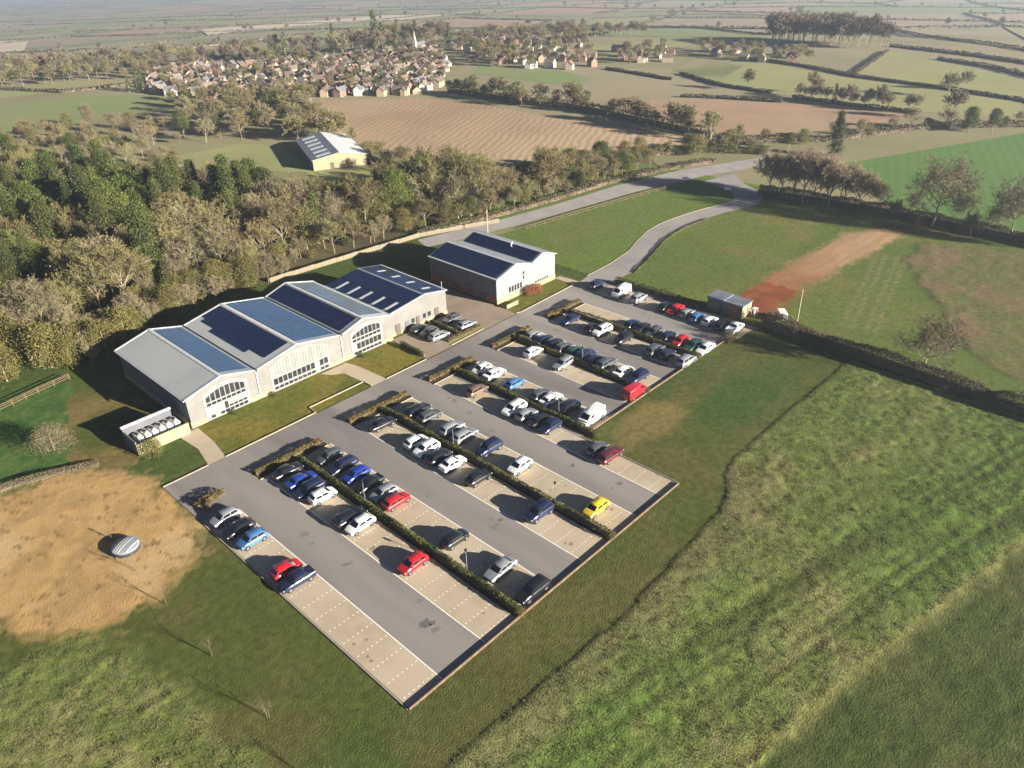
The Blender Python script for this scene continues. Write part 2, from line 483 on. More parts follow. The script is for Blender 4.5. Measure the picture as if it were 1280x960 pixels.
M['kerb'] = pmat('kerb_stone', (.34, .295, .205), (.28, .24, .17), scale=1.2, rough=.85, bump=.2, bscale=9.0)
M['white'] = pmat('white_paint', (.82, .79, .72), (.70, .66, .58), scale=3.0, rough=.8)
M['timber'] = pmat('weathered_timber', (.17, .12, .075), (.11, .075, .045), scale=2.5, rough=.85, bump=.4, bscale=12.0)
M['palewood'] = pmat('pale_timber', (.46, .38, .25), (.34, .28, .18), scale=2.0, rough=.85, bump=.3, bscale=10.0)
M['mulch'] = pmat('bark_mulch', (.055, .036, .020), (.035, .025, .015), scale=2.0, rough=.95, bump=1.0, bscale=6.0)
M['drip'] = pmat('stained_paving', (.20, .165, .12), (.26, .21, .15), scale=1.5, rough=.8)
M['drip2'] = pmat('scuffed_asphalt', (.165, .15, .14), (.20, .18, .168), scale=1.0, rough=.8)
M['oil'] = pmat('oil_stained_asphalt', (.115, .105, .10), (.15, .14, .135), scale=.8, rough=.7)

# polar sheet that runs out past everything in view
def ground_sheet():
    rr = np.concatenate([np.array([0, 60, 120, 200, 300, 400, 500]), np.arange(540, 1600, 30), np.arange(1600, 3200, 80), np.arange(3200, 7600, 200), np.array([8200, 9000])])
    na = 120
    v = [(0, 0, -.12)]
    for r in rr[1:]:
        a = np.arange(na) / na * 2 * np.pi
        x, y = r * np.cos(a), r * np.sin(a)
        z = zt(x, y) - .12
        v += list(zip(x, y, z))
    f = [(0, 1 + i, 1 + (i + 1) % na) for i in range(na)]
    q = []
    for k in range(len(rr) - 2):
        for i in range(na):
            a, b = 1 + k * na + i, 1 + k * na + (i + 1) % na
            q.append((a, a + na, b + na, b))
    me = bpy.data.meshes.new('ground')
    me.from_pydata([tuple(map(float, p)) for p in v], [], f + q)
    for p in me.polygons: p.use_smooth = True
    me.materials.append(M['land'])
    return tag(link('ground', me), kind='structure')
ground_sheet()

SAND = [(9.5, 111), (17.5, 110.5), (23, 107.5), (27.5, 101), (28.2, 93), (27.4, 85), (24.8, 79.6), (18.4, 76.2), (11.9, 75.5), (7.2, 79), (2, 88), (2, 106)]
ROUGH = [(-40, 35.5), (26.3, 35.2), (34.6, 34.7), (52, 33.8), (74.8, 35.1), (79, 36.2), (82.5, 38.6), (85.5, 39.4), (101.9, 39.5), (126, 39.3), (126, -60), (-40, -60)]
DARKF = [(-40, 28), (45.1, 14.5), (58.2, 12.6), (80.5, 7.7), (94.1, 4.3), (126, -4), (126, -60), (-40, -60)]
ROUGHL = [(-40, 78), (9.8, 78), (12.5, 66), (14.6, 50), (15.5, 36), (-40, 36)]
HARD = [(27.4, 42.1), (76.8, 42.1), (76.8, 59.0), (122, 59.0), (129, 59), (129, 98), (122, 98), (27.4, 97)]
SOILT = [(131.5, 67.6), (150, 68.4), (165.7, 67.4), (180, 66.8), (190.5, 66.5), (198, 61), (199, 56.5), (186, 56.2), (166.7, 58.0), (150, 58.9), (141, 58.6), (134.1, 57.4), (131, 60)]

def col_field(x, y):
    n1 = vnoise(x, y, 9, 1, 4)
    n2 = vnoise(x, y, 2.2, 5, 3)
    n3 = vnoise(x, y, 30, 9, 3)
    jx = x + (vnoise(x, y, 3, 21, 3) - .5) * 3.2
    jy = y + (vnoise(x, y, 3, 33, 3) - .5) * 3.2
    def lerp(c, d, w):
        return c * (1 - w[..., None]) + np.asarray(d) * w[..., None]
    def sm(t, a, b):
        t = np.clip((t - a) / (b - a), 0, 1)
        return t * t * (3 - 2 * t)
    def soft(poly, amp, k=5):
        w = np.zeros(x.shape)
        for i in range(k):
            w += inside(poly, x + (vnoise(x, y, 2.6, 300 + i * 7, 4) - .5) * amp, y + (vnoise(x, y, 2.6, 400 + i * 7, 4) - .5) * amp)
        return w / k
    c = np.zeros(x.shape + (3,)) + np.array((.074, .088, .021))
    c = lerp(c, (.108, .100, .034), sm(n1, .45, .70) * .7)
    c = lerp(c, (.052, .085, .019), sm(n3, .50, .68) * .8)
    # strip by the kerb, browner
    w = sm(y, 45, 36) * (x > 24) * (x < 60) * sm(n1, .35, .6)
    c = lerp(c, (.110, .092, .032), w * .55)
    # worn yellow patch beyond the upper rows
    d = np.hypot((x - 88) / 14, (y - 54) / 5.0) + (n1 - .5) * 1.2
    c = lerp(c, (.19, .145, .052), sm(d, 1.0, .35) * .8)
    c = lerp(c, (.045, .088, .020), sm(np.hypot((x - 104) / 17, (y - 47) / 7) + (n2 - .5) * .5, 1.1, .4) * .8)
    # front lawns by the building, olive yellow
    lawn = (y > 96.2) & (y < 107.5) & (x > 36) & (x < 124)
    c[lawn] = lerp(c, (.175, .145, .028), np.full(x.shape, .85))[lawn]
    c = np.where(lawn[..., None], lerp(c, (.105, .115, .022), sm(n1, .45, .65)), c)
    # left paddock
    pad = inside([(8, 137), (31, 139), (24, 121), (20, 108.5), (5, 112)], jx, jy)
    c[pad] = (.05, .105, .024)
    c = np.where(pad[..., None], lerp(c, (.075, .12, .03), sm(n2, .4, .7)), c)
    dry = inside([(22, 128), (36, 137), (37, 112), (27, 104), (18, 108)], jx, jy) & ~pad
    c = np.where(dry[..., None], lerp(c, (.17, .125, .045), sm(n1, .3, .65) * .85), c)
    # rough meadow
    jrx, jry = x + (jx - x) * .04, y + (jy - y) * .04
    rl = soft(ROUGHL, 7.0, 6)
    rough = inside(ROUGH, jrx, jry) | (rl > .5)
    rc = np.zeros(c.shape) + np.array((.130, .158, .042))
    rc = lerp(rc, (.200, .180, .078), sm(n1 * .5 + n2 * .5, .48, .64) * .65)
    rc = lerp(rc, (.088, .145, .030), sm(n3 * .7 + n2 * .3, .47, .62) * .85)
    rc = lerp(rc, (.180, .155, .072), sm(y + (n1 - .5) * 14, 24, 33) * (x > 24) * (x < 86) * .6)
    rc = lerp(rc, (.098, .150, .032), sm(np.hypot((x - 96) / 34, (y - 12) / 12) + (n1 - .5) * .8, 1.1, .5) * .6)
    strip = np.sin((y * np.cos(R(13)) + x * np.sin(R(13))) * 2.1 + n1 * 2.5)
    ac, al = y * np.cos(R(13)) + x * np.sin(R(13)), x * np.cos(R(13)) - y * np.sin(R(13))
    rc = rc * (1 + 1.35 * (vnoise(al / 34, ac / .8, 1.0, 91, 3) - .5) * sm(ac + (n1 - .5) * 10, 50, 34))[..., None]
    rc = rc * (1 + .16 * (strip * sm(y * np.cos(R(13)) + x * np.sin(R(13)), 38, 24)))[..., None]
    c = np.where(inside(ROUGH, jrx, jry)[..., None], rc, c)
    c = lerp(c, rc, rl) if False else c * (1 - rl[..., None]) + rc * rl[..., None]
    dark = inside(DARKF, x + (jx - x) * .4, y + (jy - y) * .4)
    dc = np.zeros(c.shape) + np.array((.056, .076, .020))
    dc = lerp(dc, (.078, .088, .028), sm(n1, .45, .66))
    dc = dc * (1 + .10 * np.sin((y * np.cos(R(13)) + x * np.sin(R(13))) * 2.6 + n2))[..., None]
    c = np.where(dark[..., None], dc, c)
    # pale strip along the edge of the darker field
    e = y * np.cos(R(12.2)) + x * np.sin(R(12.2)) - 24.3 + (n2 - .5) * 1.5
    c = lerp(c, (.19, .185, .065), np.exp(-(e / 1.0) ** 2) * .7 * (x > 30) * rough)
    # wheel tracks
    for k in (5.5, 7.3, 11.5, 13.3):
        e = y * np.cos(R(13.5)) + x * np.sin(R(13.5)) - 24.5 - k + (n1 - .5) * .8
        c = lerp(c, (.050, .066, .018), np.exp(-(e / .35) ** 2) * .7 * ((x > 45) & rough))
    tr = np.hypot(x - 128, y - 18) - 44 + (n1 - .5) * 2
    c = lerp(c, (.15, .17, .06), np.exp(-(tr / .4) ** 2) * .6 * ((y > 22) & (y < 36) & rough))
    # bare sandy ground on the left
    sand = inside(SAND, jx, jy)
    ed = inside(SAND, x + (jx - x) * 2.6 + 1.2, y + (jy - y) * 2.6)
    sc = lerp(np.zeros(c.shape) + np.array((.43, .275, .112)), (.33, .212, .090), sm(n2, .45, .68))
    sc = lerp(sc, (.47, .325, .165), sm(n1, .52, .68) * .7)
    sw = soft(SAND, 7.0, 4)
    div = sm(vnoise(x * .8 + y * .5, (y - x) * .28, .55, 55, 2), .70, .80)
    sc = lerp(sc, (.17, .105, .045), div * .75)
    c = c * (1 - sw[..., None]) + sc * sw[..., None]
    # field right of the boundary hedge
    ea = x > 127.5
    ec = np.zeros(c.shape) + np.array((.112, .140, .030))
    ec = lerp(ec, (.150, .142, .044), sm(n1, .45, .65) * .8)
    ec = lerp(ec, (.090, .130, .030), sm(n3, .5, .66) * .7)
    ec = np.where((y > 97)[..., None], lerp(ec, (.108, .158, .032), sm(n3, .3, .6) * .55 + .35), ec)
    rgh = inside([(160, 36), (180, 49), (196, 50), (204, 20), (150, -40), (120, -40), (140, 22)], jx, jy)
    r2 = lerp(np.zeros(c.shape) + np.array((.135, .130, .050)), (.18, .13, .07), sm(n1, .5, .68))
    r2 = lerp(r2, (.085, .11, .03), sm(n2, .5, .7) * .7)
    ec = np.where(rgh[..., None], r2, ec)
    for k in (0, 1.7, 4.3, 6.0):                     # tyre tracks
        e = (y - 40.5) - (x - 142) * .225 - k + (n1 - .5) * .5
        ec = lerp(ec, (.19, .175, .08), np.exp(-(e / .4) ** 2) * .75 * ((x > 138) & (x < 182)))
    s1 = inside(SOILT, jx, jy)
    so = lerp(np.zeros(c.shape) + np.array((.285, .150, .066)), (.24, .12, .060), sm(n2, .45, .7))
    so = np.where((jx < 149)[..., None], np.array((.205, .070, .028)) * (.8 + .5 * n2[..., None]), so)
    so = lerp(so, (.37, .25, .14), sm(jx + (n1 - .5) * 30, 150, 185) * .75)
    so = so * (.78 + .5 * vnoise(x / 9, y / .7, 1.0, 95, 3))[..., None]
    s1w = soft(SOILT, 6.0, 4)
    ec = ec * (1 - s1w[..., None]) + so * s1w[..., None]
    c = np.where(ea[..., None], ec, c)
    mud = np.exp(-((y - (59.5 - (x - 198) * .9)) / 2.0) ** 2) * ((x > 196) & (x < 212))
    c = lerp(c, (.24, .12, .06), mud * .8)
    h = np.full(x.shape, -.02)
    yb = np.interp(x, [26, 34.6, 52, 74.8, 79, 82.5, 85.5, 126], [35.2, 34.7, 33.8, 35.1, 36.2, 38.6, 39.4, 39.3])
    h = np.where(inside(ROUGH, jrx, jry) & ~dark, .085 + (.05 + .13 * sm(yb - y, 0, 4)) * vnoise(x, y, .95, 71, 2) * (.5 + n2), h)
    h = h + rl * .20 * vnoise(x, y, .95, 71, 2) * (.5 + n2)
    h = np.where(dark, .05 + .10 * vnoise(x, y, .9, 75, 2), h)
    h = np.where(rgh & ea, .25 * vnoise(x, y, 1.8, 77, 3), h)
    h = np.where(s1 & ea, -.03 + .09 * vnoise(x, y, 3.5, 79, 2), h)
    h = np.where(sand, -.03 + .11 * vnoise(x, y, 1.6, 81, 3), h)
    hard = inside(HARD, x, y)
    h = np.where(hard | lawn, -.05, h)
    amt = 1 - .7 * np.clip(sw + np.where(ea, s1w, 0), 0, 1)
    return np.concatenate([c * (.86 + .28 * n2[..., None]), amt[..., None]], -1), h, rough

def field_grid(name, x0, x1, y0, y1, st):
    xs, ys = np.arange(x0, x1 + st / 2, st), np.arange(y0, y1 + st / 2, st)
    X, Y = np.meshgrid(xs, ys)
    col, h, _ = col_field(X, Y)
    nx, ny = len(xs), len(ys)
    idx = np.arange(nx * ny).reshape(ny, nx)
    f = np.stack([idx[:-1, :-1], idx[:-1, 1:], idx[1:, 1:], idx[1:, :-1]], -1).reshape(-1, 4)
    me = np_mesh(name, np.stack([X, Y, h], -1).reshape(-1, 3), f, M['near'], True)
    ca = me.color_attributes.new('Col', 'FLOAT_COLOR', 'POINT')
    rgba = np.ones((nx * ny, 4), np.float32)
    rgba[:, :] = col.reshape(-1, 4)
    ca.data.foreach_set('color', rgba.ravel())
    return tag(link(name, me), kind='structure')
field_grid('meadow', -20, 127.5, -24, 152, .42)
field_grid('paddock', 127.5, 215, -10, 152, .8)

# mid-distance fields
sheet('ploughed_field', POLY['brown'], -.05, M['plough'])
sheet('stubble_field', POLY['brown2'], -.046, M['plough2'])
sheet('crop_field', POLY['greenTR'], -.05, M['crop'])
sheet('pasture', POLY['pastL'], -.05, M['past2'])
sheet('pasture', POLY['pastL2'], -.05, M['past1'])
sheet('barn_yard_grass', POLY['barngrass'], -.042, M['past1'])
sheet('pasture', POLY['pastV'], -.05, M['past2'])
sheet('pasture', POLY['pastR2'], -.05, M['past1'])
sheet('pasture', POLY['pastR4'], -.046, M['past3'])
drape('pasture', POLY['pastR1'], -.04, M['past1'])
drape('pasture', POLY['pastR3'], -.04, M['past1'])
drape('pasture', POLY['pastR5'], -.04, M['past2'])
sheet('woodland_floor', [(14, 139), (30, 138), (38, 134), (60, 134), (96, 149), (128, 147), (136, 142), (150, 150), (160, 175), (150, 195), (136, 205), (118, 240), (98, 262), (88, 300), (50, 330), (10, 240)], -.044, M['litter'])

# far patchwork
FAR = [M['past1'], M['past2'], M['past3'], M['tan'], M['past1'], M['plough2'], M['past3']]
far_edges = []
def far_fields():
    st, ang = 230.0, R(24)
    ca, sa = math.cos(ang), math.sin(ang)
    rg = random.Random(5)
    pts = {}
    def node(i, j):
        if (i, j) not in pts:
            x, y = i * st + rg.uniform(-70, 70), j * st * .72 + rg.uniform(-46, 46)
            pts[(i, j)] = (x * ca - y * sa, x * sa + y * ca)
        return pts[(i, j)]
    done = set()
    for i in range(-6, 24):
        for j in range(-10, 34):
            q = [node(i, j), node(i + 1, j), node(i + 1, j + 1), node(i, j + 1)]
            cx, cy_ = sum(p[0] for p in q) / 4, sum(p[1] for p in q) / 4
            r, a = math.hypot(cx, cy_), math.degrees(math.atan2(cy_, cx))
            rmin = min(math.hypot(*p) for p in q)
            if rmin < 640 or r > 4900 or a < 6 or a > 82: continue
            m = rg.choice(FAR)
            n = 5
            v, f = [], []
            for b in range(n + 1):
                for a_ in range(n + 1):
                    s, t = a_ / n, b / n
                    x = (q[0][0] * (1 - s) + q[1][0] * s) * (1 - t) + (q[3][0] * (1 - s) + q[2][0] * s) * t
                    y = (q[0][1] * (1 - s) + q[1][1] * s) * (1 - t) + (q[3][1] * (1 - s) + q[2][1] * s) * t
                    v.append((x, y, float(zt(x, y)) + .5))
            for b in range(n):
                for a_ in range(n):
                    k = b * (n + 1) + a_
                    f.append((k, k + 1, k + n + 2, k + n + 1))
            tag(link('far_field', np_mesh('far_field', v, f, m, True)), kind='structure')
            for e in (((i, j), (i + 1, j)), ((i, j), (i, j + 1))):
                if e not in done and rg.random() < (.8 if r < 2600 else .6):
                    done.add(e)
                    far_edges.append((node(*e[0]), node(*e[1])))
far_fields()
drape('stubble_field', POLY['cream'], 1.2, M['cream'])
drape('stubble_field', POLY['cream2'], 1.2, M['cream'])

# hard standing
CP = [(27.9, 42.4), (76.4, 42.4), (76.4, 59.6), (121.5, 59.6), (127.6, 57.0), (127.6, 92.0), (128.6, 92.6), (126.5, 97.6), (122.6, 97.6), (77.0, 96.0), (27.9, 95.8)]
sheet('car_park', CP, .010, M['asphalt'])
drv_l = [(122.6, 97.6), (127, 98.4), (136, 98.9), (145.4, 100.4), (152, 102.8), (159.6, 105.0), (166, 105.9), (171.4, 105.7), (178, 105.0), (184.3, 103.9), (191, 102.2), (196.2, 101.3), (201, 103.5), (205, 108), (208, 118)]
drv_r = [(222, 116), (214, 108), (208, 99.0), (204, 96.0), (197.6, 94.5), (191, 96.2), (185.9, 97.8), (178, 99.2), (171.3, 99.8), (164, 99.7), (156.6, 98.5), (149, 96.1), (142.3, 94.0), (135, 92.1), (128.6, 92.3)]
sheet('driveway', drv_l + drv_r, .016, M['asphalt2'])
LANE_N = [(118, 146), (139, 141.5), (161, 138.1), (188.1, 136), (211.3, 131.4), (228, 125), (247, 116.9), (258, 108)]
LANE_S = [(254, 103), (236.1, 112.5), (213.5, 121.1), (187.1, 127.6), (160, 131.4), (140, 134.5), (116, 140)]
sheet('lane', LANE_N + LANE_S, .008, M['lane'])
sheet('lane_verge', [(120, 139), (140, 134.4), (160, 131.3), (187, 127.5), (205, 123.8), (205, 121.8), (187, 125.2), (160, 128.8), (140, 131.6), (120, 136)], .004, M['past3'])
# service yard between the buildings, and paths
M['yard'] = pmat('yard_paving', (.27, .205, .150), (.215, .165, .12), scale=.4, c3=(.30, .24, .18), scale3=.08, rough=.9, bump=.3, bscale=6.0)
sheet('service_yard', [(77.6, 96.3), (102.2, 97.0), (102.2, 124), (93.2, 131), (93.2, 107.2), (78.2, 107.2)], .014, M['yard'])
sheet('footpath', [(34.8, 95.9), (37.6, 95.9), (38.4, 101), (38.6, 106.5), (35.4, 106.6), (35.8, 101)], .014, M['paving'])
sheet('footpath', [(64.9, 96.0), (68.2, 96.0), (67.6, 104.4), (66.9, 106.4), (61.5, 106.4), (62.5, 104.6), (64.4, 103.4)], .014, M['paving'])
sheet('footpath', [(121.2, 97.7), (123.3, 97.7), (122.9, 103.2), (121.2, 103.2)], .014, M['paving'])

# parking bays: paved strips, one per row
ROWS = {1: (28.05, 32.6), 2: (38.9, 43.7), 3: (45.1, 50.0), 4: (55.7, 60.6), 5: (62.0, 66.9), 6: (72.6, 77.2), 7: (78.7, 83.5), 8: (88.9, 93.3),
        9: (94.5, 99.0), 10: (104.0, 108.9), 11: (110.3, 115.0), 12: (120.9, 125.8)}
YR = {1: (42.75, 84.6), 2: (42.75, 87.0), 3: (42.75, 87.0), 4: (42.75, 88.0), 5: (42.75, 88.0), 6: (42.75, 88.2), 7: (59.8, 88.2), 8: (59.8, 88.8),
      9: (59.8, 88.8), 10: (59.8, 89.5), 11: (59.8, 89.5), 12: (58.0, 91.5)}
for r in range(1, 13):
    x0, x1 = ROWS[r]
    y0, y1 = YR[r]
    if r == 6:
        x1 = 76.2
    s_ = sheet('parking_bays', [(x0, y0), (x1, y0), (x1, y1), (x0, y1)], .018, M['paving'])
    aisle_x = x1 if r % 2 == 1 else x0
    mk = MB()
    mk.box(aisle_x - .07, aisle_x + .07, y0, y1, .019, .0235)
    mk.build('edge_line', M['white'], s_)
    mk = MB()
    y = y1 - 2.55
    while y > y0 + .6:
        k = 0
        xx = x0 + .35
        while xx < x1 - .3:
            mk.box(xx, xx + .22, y - .055, y + .055, .019, .0235)
            xx += .62
        y -= 2.55
    d = mk.build('bay_divider_marks', M['white'], s_)
    d['kind'] = 'stuff'

# oil and tyre stains on the asphalt
def blob(name, x, y, r, z, mat):
    pts = []
    for i in range(22):
        a = i / 22 * 2 * math.pi
        rr = r * random.uniform(.55, 1.1)
        pts.append((x + rr * math.cos(a), y + rr * .8 * math.sin(a)))
    return sheet(name, pts, z, mat)
sr = random.Random(4)
for row in range(1, 13):                 # drips where engines stand, and scuffs in the aisles
    x0, x1 = ROWS[row]
    for k in range(7):
        y = sr.uniform(YR[row][0] + 1, YR[row][1] - 1)
        blob('oil_stain', sr.uniform(x0 + .8, x1 - .8), y, sr.uniform(.18, .45), .0262, M['drip'])
    for k in range(3):
        blob('oil_stain', (x1 + 2.6 if row % 2 else x0 - 2.6) + sr.uniform(-1.8, 1.8), sr.uniform(YR[row][0] + 2, YR[row][1] - 2), sr.uniform(.3, .8), .0142, M['drip2'])
for x, y, r in ((36.3, 49.6, .9), (36.9, 49.0, .5), (71.0, 48.5, .6), (70.0, 56.0, .5), (54.5, 55.5, .5)):
    blob('oil_stain', x, y, r, .0145, M['oil'])

# kerbs: low stones as pieces
def kerb_line(name, pts, w, h, piece, mat, label, cat='kerb', z0=-.04, pname='kerb_stone', gap=.012):
    root = empty(name, (pts[0][0], pts[0][1], 0), label=label, cat=cat)
    root['kind'] = 'structure'
    ox, oy = pts[0]
    cache = {}
    for (xa, ya), (xb, yb) in zip(pts, pts[1:]):
        L = math.hypot(xb - xa, yb - ya)
        n = max(1, round(L / piece))
        l = L / n
        key = round(l, 2)
        if key not in cache:
            mb = MB()
            mb.box(0, l - gap, -w / 2, w / 2, z0, h)
            cache[key] = mb.mesh(pname, mat, bevel=.012)
        a = math.atan2(yb - ya, xb - xa)
        for k in range(n):
            o = link(pname, cache[key], root, (xa + (xb - xa) * k / n - ox, ya + (yb - ya) * k / n - oy, 0))
            o.rotation_euler = (0, 0, a)
    return root
kerb_line('kerb', [(27.9, 95.9), (34.8, 95.95)], .18, .11, 1.8, M['kerb'], 'pale stone kerb at far corner of lowest aisle')
kerb_line('kerb', [(37.6, 96.0), (53.6, 96.2), (53.8, 98.3), (64.9, 98.4), (64.9, 96.2)], .18, .12, 1.8, M['kerb'], 'pale stone kerb along lawn below the arched windows')
kerb_line('kerb', [(68.2, 96.2), (77.4, 96.3)], .18, .12, 1.8, M['kerb'], 'pale stone kerb along small lawn beside service yard')
kerb_line('kerb', [(84.2, 96.9), (93.0, 97.3)], .18, .12, 1.8, M['kerb'], 'pale stone kerb edging the planting before the service yard')
kerb_line('kerb', [(102.4, 97.3), (103.5, 96.9), (121.0, 97.7)], .18, .12, 1.8, M['kerb'], 'pale stone kerb along lawn of the far office')
kerb_line('sleeper_edging', [(27.9, 42.35), (76.4, 42.35)], .16, .30, 2.4, M['timber'], 'low timber edging along the bottom of the car park', pname='timber_sleeper')
kerb_line('sleeper_edging', [(76.5, 42.4), (76.5, 59.5)], .16, .10, 2.4, M['kerb'], 'pale flush edging beside the lowest right bays', pname='edging_stone')
kerb_line('sleeper_edging', [(78.4, 59.5), (118.5, 59.5)], .16, .28, 2.4, M['timber'], 'low timber edging along ends of the upper bays', pname='timber_sleeper')
kerb_line('kerb', [(27.85, 42.5), (27.85, 84.0)], .14, .07, 1.8, M['kerb'], 'flush pale kerb down the left side of the car park')

# ------------------------------------------------------------------ buildings
M['clad'] = pmat('cream_cladding', (.190, .182, .168), (.155, .148, .136), scale=.35, rough=.6, wave=(1.6, 0, (.90, .89, .88), 0.0), bump=.1, bscale=4.0)
M['cladw'] = pmat('white_cladding', (.25, .243, .225), (.215, .208, .192), scale=.4, rough=.6, bump=.1, bscale=4.0)
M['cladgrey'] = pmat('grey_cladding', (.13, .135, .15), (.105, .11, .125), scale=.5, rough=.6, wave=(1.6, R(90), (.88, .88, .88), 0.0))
M['stone'] = pmat('pale_stone', (.31, .26, .165), (.25, .205, .125), scale=1.5, rough=.9, bump=.5, bscale=3.0)
M['brick'] = pmat('red_brick', (.26, .11, .065), (.19, .085, .05), scale=2.0, rough=.9, bump=.4, bscale=6.0)
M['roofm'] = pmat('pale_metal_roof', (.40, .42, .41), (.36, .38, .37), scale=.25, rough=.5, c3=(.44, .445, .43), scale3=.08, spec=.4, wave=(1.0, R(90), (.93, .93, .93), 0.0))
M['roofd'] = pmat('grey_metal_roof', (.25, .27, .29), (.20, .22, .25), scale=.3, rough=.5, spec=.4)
M['trim'] = pmat('roof_trim', (.55, .57, .55), (.47, .49, .48), scale=.8, rough=.5)
M['gutter'] = pmat('dark_gutter', (.05, .055, .06), rough=.5)
M['pv'] = pmat('solar_glass', (.010, .016, .046), (.012, .020, .056), scale=.9, rough=.10, spec=.5, rand=.10)
M['pv_sky'] = pmat('painted_sky_solar_glass', (.048, .088, .150), (.058, .102, .172), scale=.9, rough=.16, spec=.5, rand=.08)  # right slopes: reflected sky painted into the panel colour
M['pv_sky_grey'] = pmat('painted_grey_sky_solar_glass', (.11, .145, .18), (.13, .165, .20), scale=.9, rough=.2, spec=.5, rand=.08)  # last right slope: a greyer sky reflection put into the panel colour
M['board'] = pmat('weathered_board', (.225, .21, .185), (.18, .168, .148), scale=1.0, rough=.8, rand=.08)
M['glass'] = pmat('window_glass', (.012, .014, .016), (.03, .034, .038), scale=.6, rough=.08, spec=.7)
M['frame'] = pmat('window_frame', (.20, .20, .19), rough=.5)
M['door'] = pmat('dark_door', (.10, .075, .06), rough=.6)
M['skyl'] = pmat('rooflight', (.62, .64, .62), (.52, .55, .55), scale=.8, rough=.4)
M['felt'] = pmat('felt_roof', (.17, .19, .22), (.13, .15, .18), scale=.8, rough=.7)
M['metalgrey'] = pmat('galvanised_metal', (.38, .39, .40), (.30, .31, .32), scale=2.0, rough=.45, metal=.6)
M['unit'] = pmat('white_unit_casing', (.76, .76, .73), (.68, .68, .65), scale=2.0, rough=.5)
M['black'] = pmat('black_grille', (.015, .016, .018), rough=.6)
M['barnwall'] = pmat('cream_boarding', (.34, .285, .175), (.29, .24, .15), scale=.5, rough=.8, wave=(1.2, 0, (.88, .87, .85), 0.0))
M['wallst'] = pmat('weathered_wall_stone', (.22, .19, .13), (.165, .14, .095), scale=1.2, rough=.95, bump=.6, bscale=3.0)

def slope_frame(a, b, d):
    """a: corner at the low front, b: low back, d: high front; returns origin, unit u (along the eave), v (up the slope), n"""
    a, b, d = Vector(a), Vector(b), Vector(d)
    u = (b - a)
    v = (d - a)
    lu, lv = u.length, v.length
    u.normalize(); v.normalize()
    n = u.cross(v)
    if n.z < 0: n = -n
    return a, u, v, n, lu, lv

def roof_slope(parent, a, b, c, d, mat, t=.14, name='roof'):
    A = [Vector(p) for p in (a, b, c, d)]
    n = (A[1] - A[0]).cross(A[3] - A[0]).normalized()
    if n.z < 0: n = -n
    mb = MB()
    mb.prism([p - n * t for p in A], t, n)
    return mb.build(name, mat, parent)

PANEL_CACHE = {}
def solar_array(parent, a, b, d, u0, u1, v0, v1, nu, nv, skip=None, lift=.06, mat=None):
    """panels laid on the slope between fractions u (along eave) and v (up the slope)"""
    o, u, v, n, lu, lv = slope_frame(a, b, d)
    pu, pv = (u1 - u0) * lu / nu, (v1 - v0) * lv / nv
    root = empty('solar_array', parent=parent)
    key = (round(pu, 3), round(pv, 3), mat.name if mat else '')
    if key not in PANEL_CACHE:
        mb = MB()
        mb.box(.015, pu - .015, .015, pv - .015, 0, .045)
        PANEL_CACHE[key] = mb.mesh('solar_panel', mat or M['pv'])
    flip = u.cross(v).dot(n) < 0
    for i in range(nu):
        for j in range(nv):
            if skip and skip(i, j): continue
            p = o + u * (u0 * lu + i * pu) + v * (v0 * lv + j * pv) + n * lift
            pan = bpy.data.objects.new('solar_panel', PANEL_CACHE[key])
            C.objects.link(pan)
            pan.parent = root
            if flip:
                p = p + u * pu
                mtx = Matrix(((-u.x, v.x, n.x, p.x), (-u.y, v.y, n.y, p.y), (-u.z, v.z, n.z, p.z), (0, 0, 0, 1)))
            else:
                mtx = Matrix(((u.x, v.x, n.x, p.x), (u.y, v.y, n.y, p.y), (u.z, v.z, n.z, p.z), (0, 0, 0, 1)))
            pan.matrix_basis = mtx
    return root

def strip_on_slope(parent, name, a, b, d, u0, u1, v0, v1, mat, t=.05, lift=.02):
    o, u, v, n, lu, lv = slope_frame(a, b, d)
    q = [o + u * (uu * lu) + v * (vv * lv) + n * lift for uu, vv in ((u0, v0), (u1, v0), (u1, v1), (u0, v1))]
    mb = MB()
    mb.prism(q, t, n)
    return mb.build(name, mat, parent)

def window(parent, x0, x1, z0, z1, y, top=None, frame=None, glass=None):
    """window set in a wall that faces -Y at plane y; top: list of heights for a slanted head"""
    za, zb = (z1, z1) if top is None else top
    e = .03
    mb = MB()
    fo = [(x0, z0), (x1, z0), (x1, zb), (x0, za)]
    fi = [(x0 + e, z0 + e), (x1 - e, z0 + e), (x1 - e, zb - e), (x0 + e, za - e)]
    v = [(x, y - .045, z) for x, z in fo] + [(x, y - .045, z) for x, z in fi] + [(x, y, z) for x, z in fo] + [(x, y, z) for x, z in fi]
    f = []
    for k in range(4):
        j = (k + 1) % 4
        f += [(k, j, j + 4, k + 4), (k, k + 8, j + 8, j), (k + 4, j + 4, j + 12, k + 12)]
    mb.add(v, f)
    w = mb.build('window', frame or M['frame'], parent)
    g = MB()
    g.prism([(x, y - .012, z) for x, z in fi], .008, (0, -1, 0))
    g.build('pane', glass or M['glass'], w)
    return w

